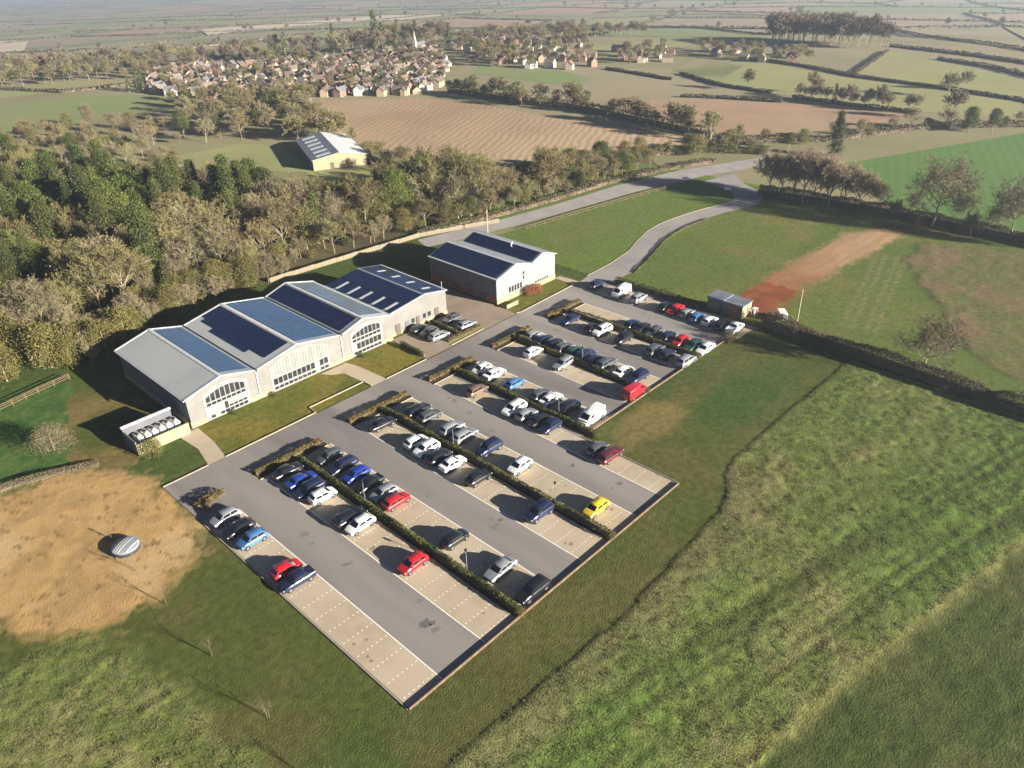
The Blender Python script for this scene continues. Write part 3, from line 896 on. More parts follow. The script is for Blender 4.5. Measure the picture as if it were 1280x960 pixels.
def barrel_office():
    b = empty('office_building', (38, 107, 0), label='long cream office with three shallow gabled roofs carrying solar panels', cat='building')
    T = Matrix.Translation((-38, -107, 0))
    YF, YB = 107.0, 131.6
    prof = [(38.0, 5.5), (44.1, 7.1), (50.1, 5.55), (58.1, 7.2), (67.0, 5.5), (72.0, 7.0), (78.4, 5.3)]
    sub = lambda p: (p[0] - 38, p[1] - 107, p[2])
    def P(x, y, z): return (x - 38, y - 107, z)
    # walls
    mb = MB()
    mb.prism([P(38.0, YF, 0)] + [P(78.4, YF, 0)] + [P(x, YF, z - .16) for x, z in prof[::-1]], .25, (0, 1, 0))
    mb.build('front_wall', M['clad'], b)
    mb = MB()
    mb.prism([P(38.0, YB - .25, 0), P(78.4, YB - .25, 0)] + [P(x, YB - .25, z - .16) for x, z in prof[::-1]], .25, (0, 1, 0))
    mb.build('rear_wall', M['clad'], b)
    mb = MB(); mb.box(0, .25, .26, YB - 107 - .26, 0, 5.35); mb.build('side_wall', M['cladgrey'], b)
    mb = MB(); mb.box(40.15, 40.4, .26, YB - 107 - .26, 0, 5.1); mb.build('side_wall', M['clad'], b)
    # pale plinth, slightly proud
    for x0, x1 in ((38.0, 40.6), (48.4, 52.5), (64.2, 69.0), (76.2, 78.4)):
        mb = MB(); mb.box(x0 - 38, x1 - 38, -.10, -.002, 0, .95); mb.build('plinth', M['stone'], b)
    mb = MB(); mb.box(-.10, -.002, 0, YB - 107, 0, 1.1); mb.build('plinth', M['stone'], b)
    # roof slopes
    ov = .5
    slopes = []
    for k in range(6):
        (xa, za), (xb, zb) = prof[k], prof[k + 1]
        if k == 0: xa, za = xa - .35, za - .09
        if k % 2 == 0:          # rising
            lo, hi = (xa, za), (xb, zb)
        else:
            lo, hi = (xb, zb), (xa, za)
        gapx = .18 if (k in (1, 2, 3, 4)) else 0.0
        s = 1 if lo[0] < hi[0] else -1
        lx = lo[0] + s * gapx
        a_ = P(lx, YF - ov, lo[1] + abs(gapx) * .2)
        b_ = P(lx, YB + ov, lo[1] + abs(gapx) * .2)
        c_ = P(hi[0], YB + ov, hi[1])
        d_ = P(hi[0], YF - ov, hi[1])
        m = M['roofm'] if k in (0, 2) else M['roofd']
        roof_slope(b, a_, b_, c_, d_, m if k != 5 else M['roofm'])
        slopes.append((a_, b_, c_, d_))
        strip_on_slope(b, 'verge_trim', a_, b_, d_, -.002, .014, 0, 1, M['trim'], .07, -.01)
        strip_on_slope(b, 'verge_trim', a_, b_, d_, .988, 1.002, 0, 1, M['trim'], .07, -.01)
        strip_on_slope(b, 'ridge_trim', a_, b_, d_, .015, .987, .955, 1.0, M['trim'], .06, .0)
    for x, z in (prof[2], prof[4]):
        mb = MB(); mb.box(x - .19 - 38, x + .19 - 38, -.45, YB - 107 + .45, z - .25, z - .12); mb.build('valley_gutter', M['gutter'], b)
    mb = MB(); mb.box(-.52, -.36, -.5, YB - 107 + .5, 5.22, 5.36); mb.build('gutter', M['trim'], b)
    # solar arrays
    S = slopes
    solar_array(b, S[1][0], S[1][1], S[1][3], .05, .95, .10, .93, 15, 5, mat=M['pv_sky'])
    solar_array(b, S[2][0], S[2][1], S[2][3], .07, .97, .20, .93, 15, 6, skip=lambda i, j: (j == 0 and (i < 3 or i > 10)) or (i > 13 and j < 2))
    solar_array(b, S[3][0], S[3][1], S[3][3], .05, .97, .06, .93, 15, 7, mat=M['pv_sky'])
    solar_array(b, S[4][0], S[4][1], S[4][3], .05, .97, .10, .90, 15, 4)
    solar_array(b, S[5][0], S[5][1], S[5][3], .06, .95, .15, .90, 15, 3, mat=M['pv_sky_grey'])
    # arched white panels with glazing
    def arch_panel(x0, x1, z0, zl, zm, name='arched_panel', mat=M['cladw'], peak=.55, y=-.06, zr=None):
        zr = zl if zr is None else zr
        pts = [P(x0, 107, z0)]
        pts.append(P(x1, 107, z0))
        n = 10
        for k in range(n + 1):
            t = 1 - k / n
            x = x0 + (x1 - x0) * t
            lin = zl + (zr - zl) * t
            z = lin + (zm - max(zl, zr)) * (1 - abs((t - peak) / (peak if t < peak else 1 - peak)) ** 2.2)
            pts.append(P(x, 107, z))
        mb_ = MB()
        mb_.prism([(p[0], y, p[2]) for p in pts], -y - .003, (0, 1, 0))
        return mb_.build(name, mat, b)
    def cols(x0, x1, n, zlo, zhi, head=None, y=-.06, drop=(), w=.88):
        st = (x1 - x0) / n
        for k in range(n):
            if k in drop: continue
            xa = x0 + k * st
            xb = xa + st * w
            top = (zhi, zhi) if head is None else (head((xa - x0) / (x1 - x0)), head((xb - x0) / (x1 - x0)))
            window(b, xa - 38, xb - 38, zlo, zhi, y, top=top)
    arch_panel(40.6, 48.4, .10, 4.6, 5.75, peak=.5)
    h1 = lambda t: 4.1 + 1.0 * (1 - abs((t - .52) / .52) ** 2.0)
    cols(41.0, 47.9, 8, 3.25, 4.9, h1)
    cols(41.0, 47.9, 8, 2.55, 3.08)
    cols(44.6, 47.9, 4, 1.05, 1.45)
    cols(41.3, 47.9, 8, .30, .86, drop=(1,))
    dmb = MB(); dmb.box(43.9 - 38, 44.45 - 38, -.115, -.062, 1.0, 2.25); dmb.build('louvre', M['black'], b)
    arch_panel(52.5, 64.2, .10, 4.7, 6.1, peak=.48)
    # vertical boards over the middle glazing
    for k in range(20):
        x = 52.9 + k * .565
        t = (x - 52.5) / 11.7
        ztop = 4.55 + 1.25 * (1 - abs((t - .48) / .52) ** 2.2)
        mbb = MB(); mbb.box(x - 38, x + .47 - 38, -.13, -.062, 2.75, ztop); mbb.build('board', M['board'] if k % 3 else M['cladw'], b)
    cols(52.9, 63.9, 12, 1.25, 2.45, drop=(9,))
    cols(52.9, 63.9, 12, .35, .92, drop=(9,))
    arch_panel(69.0, 76.2, .10, 4.6, 5.9, peak=.55)
    h3 = lambda t: 4.05 + 1.05 * (1 - abs((t - .58) / .58) ** 2.0)
    cols(69.4, 75.8, 7, 3.6, 4.9, h3)
    cols(69.4, 75.8, 7, 2.85, 3.40)
    cols(70.2, 75.8, 6, 1.25, 2.45)
    cols(69.4, 75.8, 7, .35, .90)
    for x in (50.1, 67.0):
        mbb = MB(); mbb.box(x - .07 - 38, x + .07 - 38, -.20, -.102, .2, 5.2); mbb.build('downpipe', M['trim'], b)
    return b
barrel_office()

def workshop():
    b = empty('workshop_building', (78.6, 108, 0), label='lower cream workshop with rooflights and solar panels joined to the long office', cat='building')
    def P(x, y, z): return (x - 78.6, y - 108, z)
    YF, YB = 108.0, 128.6
    prof = [(78.65, 4.95), (87.6, 6.15), (93.2, 5.15)]
    for nm, y in (('front_wall', YF), ('rear_wall', YB - .25)):
        mb = MB()
        mb.prism([P(78.65, y, 0), P(93.2, y, 0)] + [P(x, y, z - .16) for x, z in prof[::-1]], .25, (0, 1, 0))
        mb.build(nm, M['clad'], b)
    mb = MB(); mb.box(14.35, 14.6, .26, YB - 108 - .26, 0, 4.95); mb.build('side_wall', M['clad'], b)
    mb = MB(); mb.box(.1, 14.7, -.10, -.002, 0, .7); mb.build('plinth', M['stone'], b)
    a, bb, c, d = P(78.7, YF - .3, 4.95), P(78.7, YB + .3, 4.95), P(87.6, YB + .3, 6.15), P(87.6, YF - .3, 6.15)
    roof_slope(b, a, bb, c, d, M['roofd'])
    for u in range(5):
        strip_on_slope(b, 'rooflight', a, bb, d, .08 + u * .185, .115 + u * .185, .08, .42, M['skyl'])
    for u in range(6):
        lo = .005 + (u - 1) * .185 + .118 if u else .01
        hi = .075 + u * .185 if u < 5 else .985
        solar_array(b, a, bb, d, max(lo, .01), min(hi, .985), .05, .45, max(1, round((min(hi, .985) - max(lo, .01)) * 21.2 / 1.55)), 2)
    solar_array(b, a, bb, d, .01, .985, .46, .95, 13, 3)
    a2, b2, c2, d2 = P(93.5, YF - .3, 5.10), P(93.5, YB + .3, 5.10), P(87.6, YB + .3, 6.15), P(87.6, YF - .3, 6.15)
    roof_slope(b, a2, b2, c2, d2, M['roofd'])
    for u in range(4):
        strip_on_slope(b, 'rooflight', a2, b2, d2, .12 + u * .22, .155 + u * .22, .35, .70, M['skyl'])
    solar_array(b, a2, b2, d2, .02, .97, .72, .97, 13, 1)
    solar_array(b, a2, b2, d2, .02, .97, .09, .33, 13, 1)
    for u0, u1, n in ((.02, .115, 1), (.16, .335, 2), (.38, .555, 2), (.60, .775, 2), (.82, .97, 2)):
        solar_array(b, a2, b2, d2, u0, u1, .35, .70, n, 1)
    strip_on_slope(b, 'eaves_trim', a2, b2, d2, 0, 1, 0, .06, M['trim'])
    strip_on_slope(b, 'verge_trim', a2, b2, d2, -.006, .012, .07, 1, M['trim'])
    strip_on_slope(b, 'verge_trim', a, bb, d, -.006, .009, 0, 1, M['trim'])
    for x0, x1, z1, m in ((80.0, 81.1, 2.2, 'door'), (85.2, 86.0, 2.1, 'door'), (90.0, 91.0, 2.2, 'door'), (82.5, 83.4, 2.0, 'cladgrey')):
        mb = MB(); mb.box(x0 - 78.6, x1 - 78.6, -.16, -.103, 0, z1); mb.build('door', M[m], b)
    for x0 in (84.0, 86.9, 88.2):
        window(b, x0 - 78.6, x0 + .8 - 78.6, 1.1, 2.1, -.003)
    mb = MB(); mb.tube((14.2, .6, 5.3), (14.2, .6, 6.7), .09); mb.tube((14.2, .6, 6.6), (14.2, .6, 6.8), .16); mb.build('flue', M['metalgrey'], b)
workshop()

def far_office():
    b = empty('office_building', (102.7, 103, 0), label='two-gabled office with dark solar roofs beside the driveway', cat='building')
    def P(x, y, z): return (x - 102.7, y - 103, z)
    YF, YB = 103.0, 123.4
    prof = [(102.7, 5.7), (108.4, 7.45), (113.2, 6.15), (116.7, 7.5), (121.0, 6.0)]
    for nm, y in (('front_wall', YF), ('rear_wall', YB - .25)):
        mb = MB()
        mb.prism([P(102.7, y, 0), P(121.0, y, 0)] + [P(x, y, z - .16) for x, z in prof[::-1]], .25, (0, 1, 0))
        mb.build(nm, M['cladw'], b)
    mb = MB(); mb.box(0, .25, .26, 20.14, 1.6, 5.55); mb.build('side_wall', M['cladgrey'], b)
    mb = MB(); mb.box(-.06, .25, .27, 20.12, 0, 1.58); mb.build('brick_base', M['brick'], b)
    mb = MB(); mb.box(18.05, 18.3, .26, 20.14, 0, 5.85); mb.build('side_wall', M['cladw'], b)
    mb = MB(); mb.box(-.06, 18.36, -.12, -.002, 0, 1.0); mb.build('plinth', M['stone'], b)
    S = []
    for k in range(4):
        (xa, za), (xb, zb) = prof[k], prof[k + 1]
        if k == 0: xa, za = xa - .3, za - .08
        if k == 3: xb, zb = xb + .3, zb - .08
        lo, hi = ((xa, za), (xb, zb)) if zb > za else ((xb, zb), (xa, za))
        g = .14 if k in (1, 2) else 0
        s = 1 if lo[0] < hi[0] else -1
        q = [P(lo[0] + s * g, YF - .4, lo[1] + g * .3), P(lo[0] + s * g, YB + .4, lo[1] + g * .3), P(hi[0], YB + .4, hi[1]), P(hi[0], YF - .4, hi[1])]
        roof_slope(b, *q, M['roofd'])
        strip_on_slope(b, 'verge_trim', q[0], q[1], q[3], -.003, .013, 0, 1, M['trim'], .06, -.01)
        strip_on_slope(b, 'ridge_trim', q[0], q[1], q[3], .014, 1, .95, 1.0, M['trim'], .05, 0)
        S.append(q)
    strip_on_slope(b, 'eaves_trim', S[0][0], S[0][1], S[0][3], 0, 1, 0, .05, M['trim'], .06, 0)
    mb = MB(); mb.box(10.35, 10.65, -.35, 20.75, 5.92, 6.05); mb.build('valley_gutter', M['gutter'], b)
    solar_array(b, S[0][0], S[0][1], S[0][3], .03, .97, .08, .93, 12, 4)
    solar_array(b, S[2][0], S[2][1], S[2][3], .03, .97, .06, .93, 12, 3)
    for k in range(2):
        mb = MB(); mb.tube((13 + k * .8, 8 + k * .5, 7.0), (13 + k * .8, 8 + k * .5, 7.9), .12); mb.build('roof_vent', M['unit'], b)
    for k in range(5):
        window(b, 3.6 + k * .85, 4.2 + k * .85, 1.5, 2.8, -.003)
    for z in (3.2, 4.2):
        window(b, 7.9, 8.4, z, z + .8, -.003)
    for k in range(6):
        window(b, 11.8 + k * .75, 12.3 + k * .75, 1.1, 1.6, -.003)
    for k in range(3):
        mb = MB(); mb.box(12.4 + k * 1.3, 13.3 + k * 1.3, -.05, -.002, 2.2, 5.0); mb.build('board', M['cladw'], b)
    for y0 in (3.0, 7.0, 11.0, 15.0):
        mb = MB(); mb.box(-.13, -.062, y0, y0 + 2.2, .05, 2.6 if y0 in (7.0, 15.0) else 1.5); mb.build('garage_door', M['door'], b)
far_office()

def plant_enclosure():
    b = empty('plant_enclosure', (29, 106, 0), label='low open-topped cream enclosure of white units at the office corner', cat='enclosure')
    mb = MB(); mb.box(0, 8.2, 0, .2, 0, 1.9); mb.build('front_wall', M['stone'], b)
    mb = MB(); mb.box(0, .2, .21, 4.4, 0, 2.3); mb.build('side_wall', M['cladgrey'], b)
    mb = MB(); mb.box(0, 7.6, 4.41, 4.6, 0, 2.9); mb.build('back_wall', M['cladgrey'], b)
    mb = MB(); mb.box(-.1, 7.7, 4.3, 4.75, 2.905, 3.10); mb.build('beam', M['unit'], b)
    mb = MB(); mb.box(.21, 8.1, .22, 4.39, .02, .12); mb.build('deck', M['felt'], b)
    for k in range(6):
        x = 1.0 + k * 1.15
        r = empty('condenser_unit', (29 + x, 106 + 1.5, .12), label=('%s white condenser unit from the left inside the cream enclosure' % ('first', 'second', 'third', 'fourth', 'fifth', 'sixth')[k]), cat='air conditioner', group='white condenser units in the enclosure')
        mb = MB(); mb.box(0, .85, 0, 2.2, .1, 1.75); mb.build('casing', M['unit'], r, bevel=.03)
        for yy in (.55, 1.6):
            mb = MB(); mb.tube((.42, yy, 1.753), (.42, yy, 1.86), .34, n=14); mb.build('fan', M['black'] if yy > 1 else M['unit'], r)
        mb = MB(); mb.box(.05, .8, .1, 2.1, 0, .098); mb.build('base', M['gutter'], r)
plant_enclosure()

def far_barn():
    b = empty('farm_barn', (140, 224, -.05), R(-24), label='wide cream farm barn with pale rooflight strips beside the ploughed field', cat='barn')
    W, D, H0, H1 = 18.0, 33.0, 3.6, 5.3
    mb = MB(); mb.prism([(0, 0, 0), (W, 0, 0), (W, 0, H0), (W / 2, 0, H1 - .15), (0, 0, H0)], .3, (0, 1, 0)); mb.build('front_wall', M['barnwall'], b)
    mb = MB(); mb.prism([(0, D - .3, 0), (W, D - .3, 0), (W, D - .3, H0), (W / 2, D - .3, H1 - .15), (0, D - .3, H0)], .3, (0, 1, 0)); mb.build('rear_wall', M['barnwall'], b)
    for x in (0, W - .3):
        mb = MB(); mb.box(x, x + .3, .31, D - .31, 0, H0 - .1); mb.build('side_wall', M['cladgrey'], b)
    a, b2, c, d = (-.5, -.5, H0 - .05), (-.5, D + .5, H0 - .05), (W / 2, D + .5, H1), (W / 2, -.5, H1)
    roof_slope(b, a, b2, c, d, M['felt'])
    for k in range(6):
        strip_on_slope(b, 'rooflight', a, b2, d, .06 + k * .16, .13 + k * .16, .22, .72, M['skyl'])
    a, b2, d = (W + .5, -.5, H0 - .05), (W + .5, D + .5, H0 - .05), (W / 2, -.5, H1)
    roof_slope(b, a, b2, (W / 2, D + .5, H1), d, M['skyl'])
    for x0, x1 in ((5.6, 6.8), (9.5, 12.5)):
        mb = MB(); mb.box(x0, x1, -.08, -.003, 0, 2.6 if x1 - x0 > 2 else 2.1); mb.build('door', M['barnwall'] if x1 - x0 > 2 else M['door'], b)
far_barn()

def site_hut():
    b = empty('site_hut', (128.6, 61.7, 0), label='flat-roofed grey hut with one sunlit cream end at the hedge', cat='hut')
    mb = MB(); mb.box(0, 3.7, .003, 7.6, .1, 2.75); mb.build('wall', M['cladgrey'], b, bevel=.02)
    mb = MB(); mb.box(.02, 3.68, -.06, 0, .1, 2.74); mb.build('end_wall', M['barnwall'], b)
    mb = MB(); mb.box(-.15, 3.85, -.2, 4.0, 2.755, 2.9); mb.build('roof', M['felt'], b)
    mb = MB(); mb.box(-.15, 3.85, 4.02, 7.75, 2.755, 3.05); mb.build('roof', M['felt'], b)
    mb = MB(); mb.box(-.04, -.002, .5, 2.6, .2, 2.4); mb.build('shutter', M['brick'], b)
    mb = MB(); mb.box(-.04, -.002, 4.2, 5.2, .2, 2.3); mb.build('door', M['door'], b)
    mb = MB(); mb.box(-.04, -.002, 5.8, 7.0, 1.1, 2.1); mb.build('window', M['glass'], b)
    r = empty('gas_bottle_cage', (131.2, 60.2, 0), label='small pale cage store against the hut end', cat='cage')
    mb = MB(); mb.box(0, 1.1, 0, .8, 0, .08); mb.build('base', M['kerb'], r)
    mb = MB()
    for x in (0, 1.05):
        for y in (0, .75): mb.box(x, x + .05, y, y + .05, .08, 1.7)
    mb.box(0, 1.1, 0, .8, 1.7, 1.75)
    mb.build('frame', M['unit'], r)
    for k in range(2):
        mb = MB(); mb.tube((.3 + k * .45, .4, .08), (.3 + k * .45, .4, 1.3), .17, n=10); mb.build('bottle', M['palewood'], r, smooth=True, angle=R(40))
site_hut()

# boundary wall behind the buildings, of coursed stone blocks
def boundary_wall():
    pts = [(78.4, 150.6), (97.5, 149.2), (119.7, 147.4), (133, 142.8), (141, 139.6)]
    r = empty('boundary_wall', (78.4, 150.6, 0), label='low pale stone wall between the wood and the offices', cat='wall')
    k = 0
    meshes = {}
    for (xa, ya), (xb, yb) in zip(pts, pts[1:]):
        L = math.hypot(xb - xa, yb - ya)
        n = round(L / 2.0)
        a = math.atan2(yb - ya, xb - xa)
        for i in range(n):
            v = k % 3
            key = (round(L / n, 2), v)
            if key not in meshes:
                mb = MB(); mb.box(.012, L / n - .012, -.22, .22, -.1, 1.0 + .04 * v)
                meshes[key] = mb.mesh('wall_block', M['wallst'], bevel=.04)
            o = link('wall_block', meshes[key], r, (xa + (xb - xa) * i / n - 78.4, ya + (yb - ya) * i / n - 150.6, 0))
            o.rotation_euler = (0, 0, a)
            k += 1
boundary_wall()
def low_retaining(x0, x1, y, h, label):
    r = empty('garden_wall', (x0, y, 0), label=label, cat='wall')
    n = round((x1 - x0) / 1.2)
    mb = MB(); mb.box(.005, (x1 - x0) / n - .005, -.12, .12, -.05, h)
    me = mb.mesh('wall_block', M['stone'], bevel=.02)
    for i in range(n): link('wall_block', me, r, ((x1 - x0) * i / n, 0, 0))
low_retaining(102.6, 106.0, 100.2, .8, 'short pale garden wall at the corner of the two-gabled office')

# ------------------------------------------------------------------ vehicles
PAINT = {'black': (.012, .013, .016), 'navy': (.012, .02, .055), 'grey': (.085, .09, .10), 'silver': (.25, .265, .28), 'white': (.80, .80, .78),
         'red': (.46, .015, .022), 'blue': (.015, .045, .30), 'lightblue': (.06, .17, .36), 'yellow': (.72, .52, .03), 'maroon': (.10, .014, .022),
         'bronze': (.16, .10, .07), 'green': (.02, .06, .045)}
CARWORD = {'navy': 'dark blue', 'lightblue': 'light blue', 'green': 'dark green'}
CM = {k: pmat('car_paint_' + k, v, rough=.28, spec=.5, coat=.8, metal=.15 if k in ('silver', 'grey', 'lightblue', 'blue') else 0) for k, v in PAINT.items()}
M['cglass'] = pmat('car_glass', (.010, .012, .015), rough=.05, spec=.8)
M['tyre'] = pmat('tyre_rubber', (.012, .012, .013), rough=.9)
M['rim'] = pmat('alloy_rim', (.35, .36, .37), rough=.35, metal=.8)
M['headl'] = pmat('headlamp_lens', (.62, .64, .66), rough=.12, spec=.8)
M['taill'] = pmat('tail_lamp_lens', (.30, .01, .012), rough=.2)
M['plate'] = pmat('number_plate', (.55, .50, .22), rough=.5)
M['trimb'] = pmat('black_trim', (.02, .02, .022), rough=.6)

CARS_P = {  # half length f/r, half width, heights, cabin stations
    'hatch':  dict(f=2.02, r=-2.0, w=.875, zb=.20, hood=.74, belt=.93, H=1.47, wb=1.15, ra=.35, rb=-1.30, rr=-1.86, deck=.95, ax=(1.28, -1.24)),
    'saloon': dict(f=2.25, r=-2.25, w=.90, zb=.19, hood=.72, belt=.92, H=1.43, wb=1.10, ra=.25, rb=-.95, rr=-1.72, deck=.98, ax=(1.38, -1.36)),
    'estate': dict(f=2.30, r=-2.32, w=.90, zb=.20, hood=.74, belt=.94, H=1.49, wb=1.18, ra=.35, rb=-1.75, rr=-2.18, deck=.96, ax=(1.42, -1.38)),
    'suv':    dict(f=2.20, r=-2.20, w=.93, zb=.27, hood=.93, belt=1.12, H=1.70, wb=1.20, ra=.50, rb=-1.62, rr=-2.05, deck=1.12, ax=(1.36, -1.34)),
    'van':    dict(f=2.50, r=-2.55, w=.98, zb=.24, hood=.98, belt=1.22, H=2.08, wb=1.95, ra=1.05, rb=-2.44, rr=-2.52, deck=1.2, ax=(1.68, -1.50)),
    'pickup': dict(f=2.55, r=-2.60, w=.93, zb=.30, hood=.98, belt=1.12, H=1.75, wb=1.25, ra=.60, rb=-.55, rr=-.85, deck=1.05, ax=(1.62, -1.55)),
}
CAR_PROTO = {}
def car_meshes(kind):
    if kind in CAR_PROTO: return CAR_PROTO[kind]
    p = CARS_P[kind]
    w, zb = p['w'], p['zb']
    st = [(p['f'], .74, zb + .20, p['hood'] - .22), (p['f'] - .06, .84, zb + .06, p['hood'] - .07), (p['f'] - .28, .95, zb, p['hood']),
          (p['wb'] + .25, 1.0, zb, p['belt'] - .05), (p['wb'] - .2, 1.0, zb, p['belt']), (0, 1.0, zb, p['belt']),
          (p['rb'], 1.0, zb, p['belt']), (max(p['rr'], p['r'] + .12), .985, zb, p['deck']), (p['r'] + .09, .95, zb + .04, p['deck'] - .02),
          (p['r'], .86, zb + .16, p['deck'] - .16)]
    st = sorted(st, key=lambda s: -s[0])
    rings = []
    for x, k, b_, t in st:
        W = w * k
        h = [(.80 * W, b_), (.97 * W, b_ + .11), (1.0 * W, (b_ + t) / 2), (.975 * W, t - .11), (.87 * W, t), (.45 * W, t + .025)]
        rings.append([(x, y, z) for y, z in h] + [(x, -y, z) for y, z in h[::-1]])
    mb = MB()
    mb.loft(rings)
    # cabin
    zb2, H = p['belt'] - .03, p['H']
    cab = []
    for t in (0, .5, .86, 1.0):
        zz = zb2 + (H - zb2) * (t if t < 1 else 1.0)
        e = t if t < 1 else 1.0
        xf = p['wb'] + (p['ra'] - p['wb']) * min(e, 1) - (.12 if t == 1 else 0)
        xr = p['rr'] + (p['rb'] - p['rr']) * min(e, 1) + (.12 if t == 1 else 0)
        tum = .80 if kind != 'van' else .90
        hw = w * (.90 + (tum - .90) * e) - (.10 if t == 1 else 0)
        cab.append([(xf, hw * .86, zz), (xf + .05, 0, zz + (.02 if t == 1 else 0)), (xf, -hw * .86, zz), (xf - .14, -hw, zz), ((xf + xr) / 2, -hw * 1.01, zz + (.015 if t == 1 else 0)),
                    (xr + .14, -hw, zz), (xr, -hw * .86, zz), (xr - .03, 0, zz), (xr, hw * .86, zz), (xr + .14, hw, zz), ((xf + xr) / 2, hw * 1.01, zz + (.015 if t == 1 else 0)), (xf - .14, hw, zz)])
    mb.loft(cab)
    if kind == 'pickup':
        for s in (-1, 1):
            mb.box(-2.5, -.9, s * .86 - .05, s * .86 + .05, 1.0, 1.25)
        mb.box(-2.56, -2.48, -.86, .86, 1.0, 1.25)
    body = mb.mesh('body', CM['white'], smooth=True, angle=R(38))
    out = {'body': body}
    def P(i, t, off=.018):
        """point on cabin ring i at height fraction t pushed outwards"""
        a, b = Vector(cab[0][i]), Vector(cab[2][i])
        return a + (b - a) * (t / 1.0)
    def quad(name, pts, outdir, mat):
        q = MB()
        d = Vector(outdir).normalized()
        q.prism([Vector(v) + d * .004 for v in pts], .012, d)
        return q.mesh(name, mat)
    def between(i, j, s, t):
        a, b = P(i, t), P(j, t)
        return a + (b - a) * s
    nf = (H - zb2, 0, p['wb'] - p['ra'])
    g = MB()
    for i0, i1 in ((0, 1), (1, 2)):
        pts = [between(i0, i1, 0 if i0 == 1 else .04, .10), between(i0, i1, 1 if i0 == 0 else .96, .10), between(i0, i1, 1 if i0 == 0 else .96, .93), between(i0, i1, 0 if i0 == 1 else .04, .93)]
        d = Vector(nf).normalized()
        g.prism([v + d * .006 for v in pts], .012, d)
    out['windscreen'] = g.mesh('windscreen', M['cglass'])
    nr = (-(H - zb2), 0, p['rb'] - p['rr'])
    g = MB()
    for i0, i1 in ((6, 7), (7, 8)):
        pts = [between(i0, i1, 0 if i0 == 7 else .04, .28), between(i0, i1, 1 if i0 == 6 else .96, .28), between(i0, i1, 1 if i0 == 6 else .96, .90), between(i0, i1, 0 if i0 == 7 else .04, .90)]
        d = Vector(nr).normalized()
        g.prism([v + d * .006 for v in pts], .012, d)
    out['rear_window'] = g.mesh('rear_window', M['cglass'])
    sides = []
    for s, (ia, ib, ic) in ((-1, (3, 4, 5)), (1, (11, 10, 9))):
        d = Vector((0, s, .12)).normalized()
        rng_ = ((ia, ib, .06, .96), (ib, ic, .06, .94)) if kind not in ('van', 'pickup') else (((ia, ib, .04, .52),) if kind == 'van' else ((ia, ib, .06, .96), (ib, ic, .06, .94)))
        for i0, i1, s0, s1 in rng_:
            g = MB()
            g.prism([between(i0, i1, s0, .14) + d * .006, between(i0, i1, s1, .14) + d * .006, between(i0, i1, s1, .90) + d * .006, between(i0, i1, s0, .90) + d * .006], .012, d)
            sides.append(g.mesh('side_window', M['cglass']))
    out['sides'] = sides
    g = MB()
    g.tube((0, -.10, 0), (0, .10, 0), .315 if kind not in ('suv', 'van', 'pickup') else .35, n=16)
    out['tyre'] = g.mesh('tyre', M['tyre'], smooth=True, angle=R(40))
    g = MB()
    g.tube((0, -.06, 0), (0, .06, 0), .375 if kind not in ('suv', 'van', 'pickup') else .42, n=16)
    out['arch'] = g.mesh('wheel_arch', M['trimb'])
    rr = .205 if kind not in ('suv', 'van', 'pickup') else .23
    g = MB()
    g.tube((0, -.112, 0), (0, .112, 0), rr, n=12)
    out['rim'] = g.mesh('rim', M['rim'], smooth=True, angle=R(40))
    for nm, x, mat in (('headlight', p['f'] - .14, M['headl']), ('tail_light', p['r'] + .02, M['taill'])):
        g = MB()
        z = (p['hood'] - .14) if nm == 'headlight' else p['deck'] - .20
        g.box(-.10 if nm == 'headlight' else -.05, .10 if nm == 'headlight' else .05, -.16, .16, -.06, .06 if nm == 'headlight' else .10)
        out[nm] = (g.mesh(nm, mat, bevel=.02), x, z)
    g = MB(); g.box(-.012, .012, -.26, .26, -.055, .055)
    out['plate'] = g.mesh('number_plate', M['plate'])
    g = MB(); g.box(-.09, .07, -.10, .10, -.06, .07)
    out['mirror'] = g.mesh('mirror', CM['white'], bevel=.03)
    g = MB(); g.box(-.06, .06, -w * .72, w * .72, -.09, .05)
    out['bumper'] = g.mesh('bumper', M['trimb'], bevel=.03)
    CAR_PROTO[kind] = out
    return out

def car(x, y, rz, colour, kind, label, group):
    d, p, paint = car_meshes(kind), CARS_P[kind], CM[colour]
    word = {'van': 'van', 'pickup': 'pickup'}.get(kind, 'car')
    r = empty('parked_van' if word == 'van' else 'parked_pickup' if word == 'pickup' else 'parked_car', (x, y, .024), rz, label, word, group)
    r.scale = (cr.uniform(.95, 1.05), cr.uniform(.97, 1.03), cr.uniform(.95, 1.05))
    link('body', d['body'], r, mat=paint)
    link('windscreen', d['windscreen'], r)
    link('rear_window', d['rear_window'], r)
    for m in d['sides']: link('side_window', m, r)
    wr = .315 if kind not in ('suv', 'van', 'pickup') else .35
    for ax in p['ax']:
        for s in (-1, 1):
            t = link('wheel', d['tyre'], r, (ax, s * (p['w'] - .085), wr))
            link('rim', d['rim'], t)
            link('wheel_arch', d['arch'], r, (ax, s * (p['w'] * .985 - .055), wr + .02))
    for nm in ('headlight', 'tail_light'):
        m, lx, lz = d[nm]
        for s in (-1, 1):
            link(nm, m, r, (lx, s * p['w'] * .66, lz))
    link('number_plate', d['plate'], r, (p['r'] - .01, 0, p['zb'] + .42))
    for s in (-1, 1):
        link('mirror', d['mirror'], r, (p['wb'] - .28, s * (p['w'] + .05), p['belt'] + .06), mat=paint)
    for lx in (p['f'] - .07, p['r'] + .08):
        link('bumper', d['bumper'], r, (lx, 0, p['zb'] + .10))
    return r

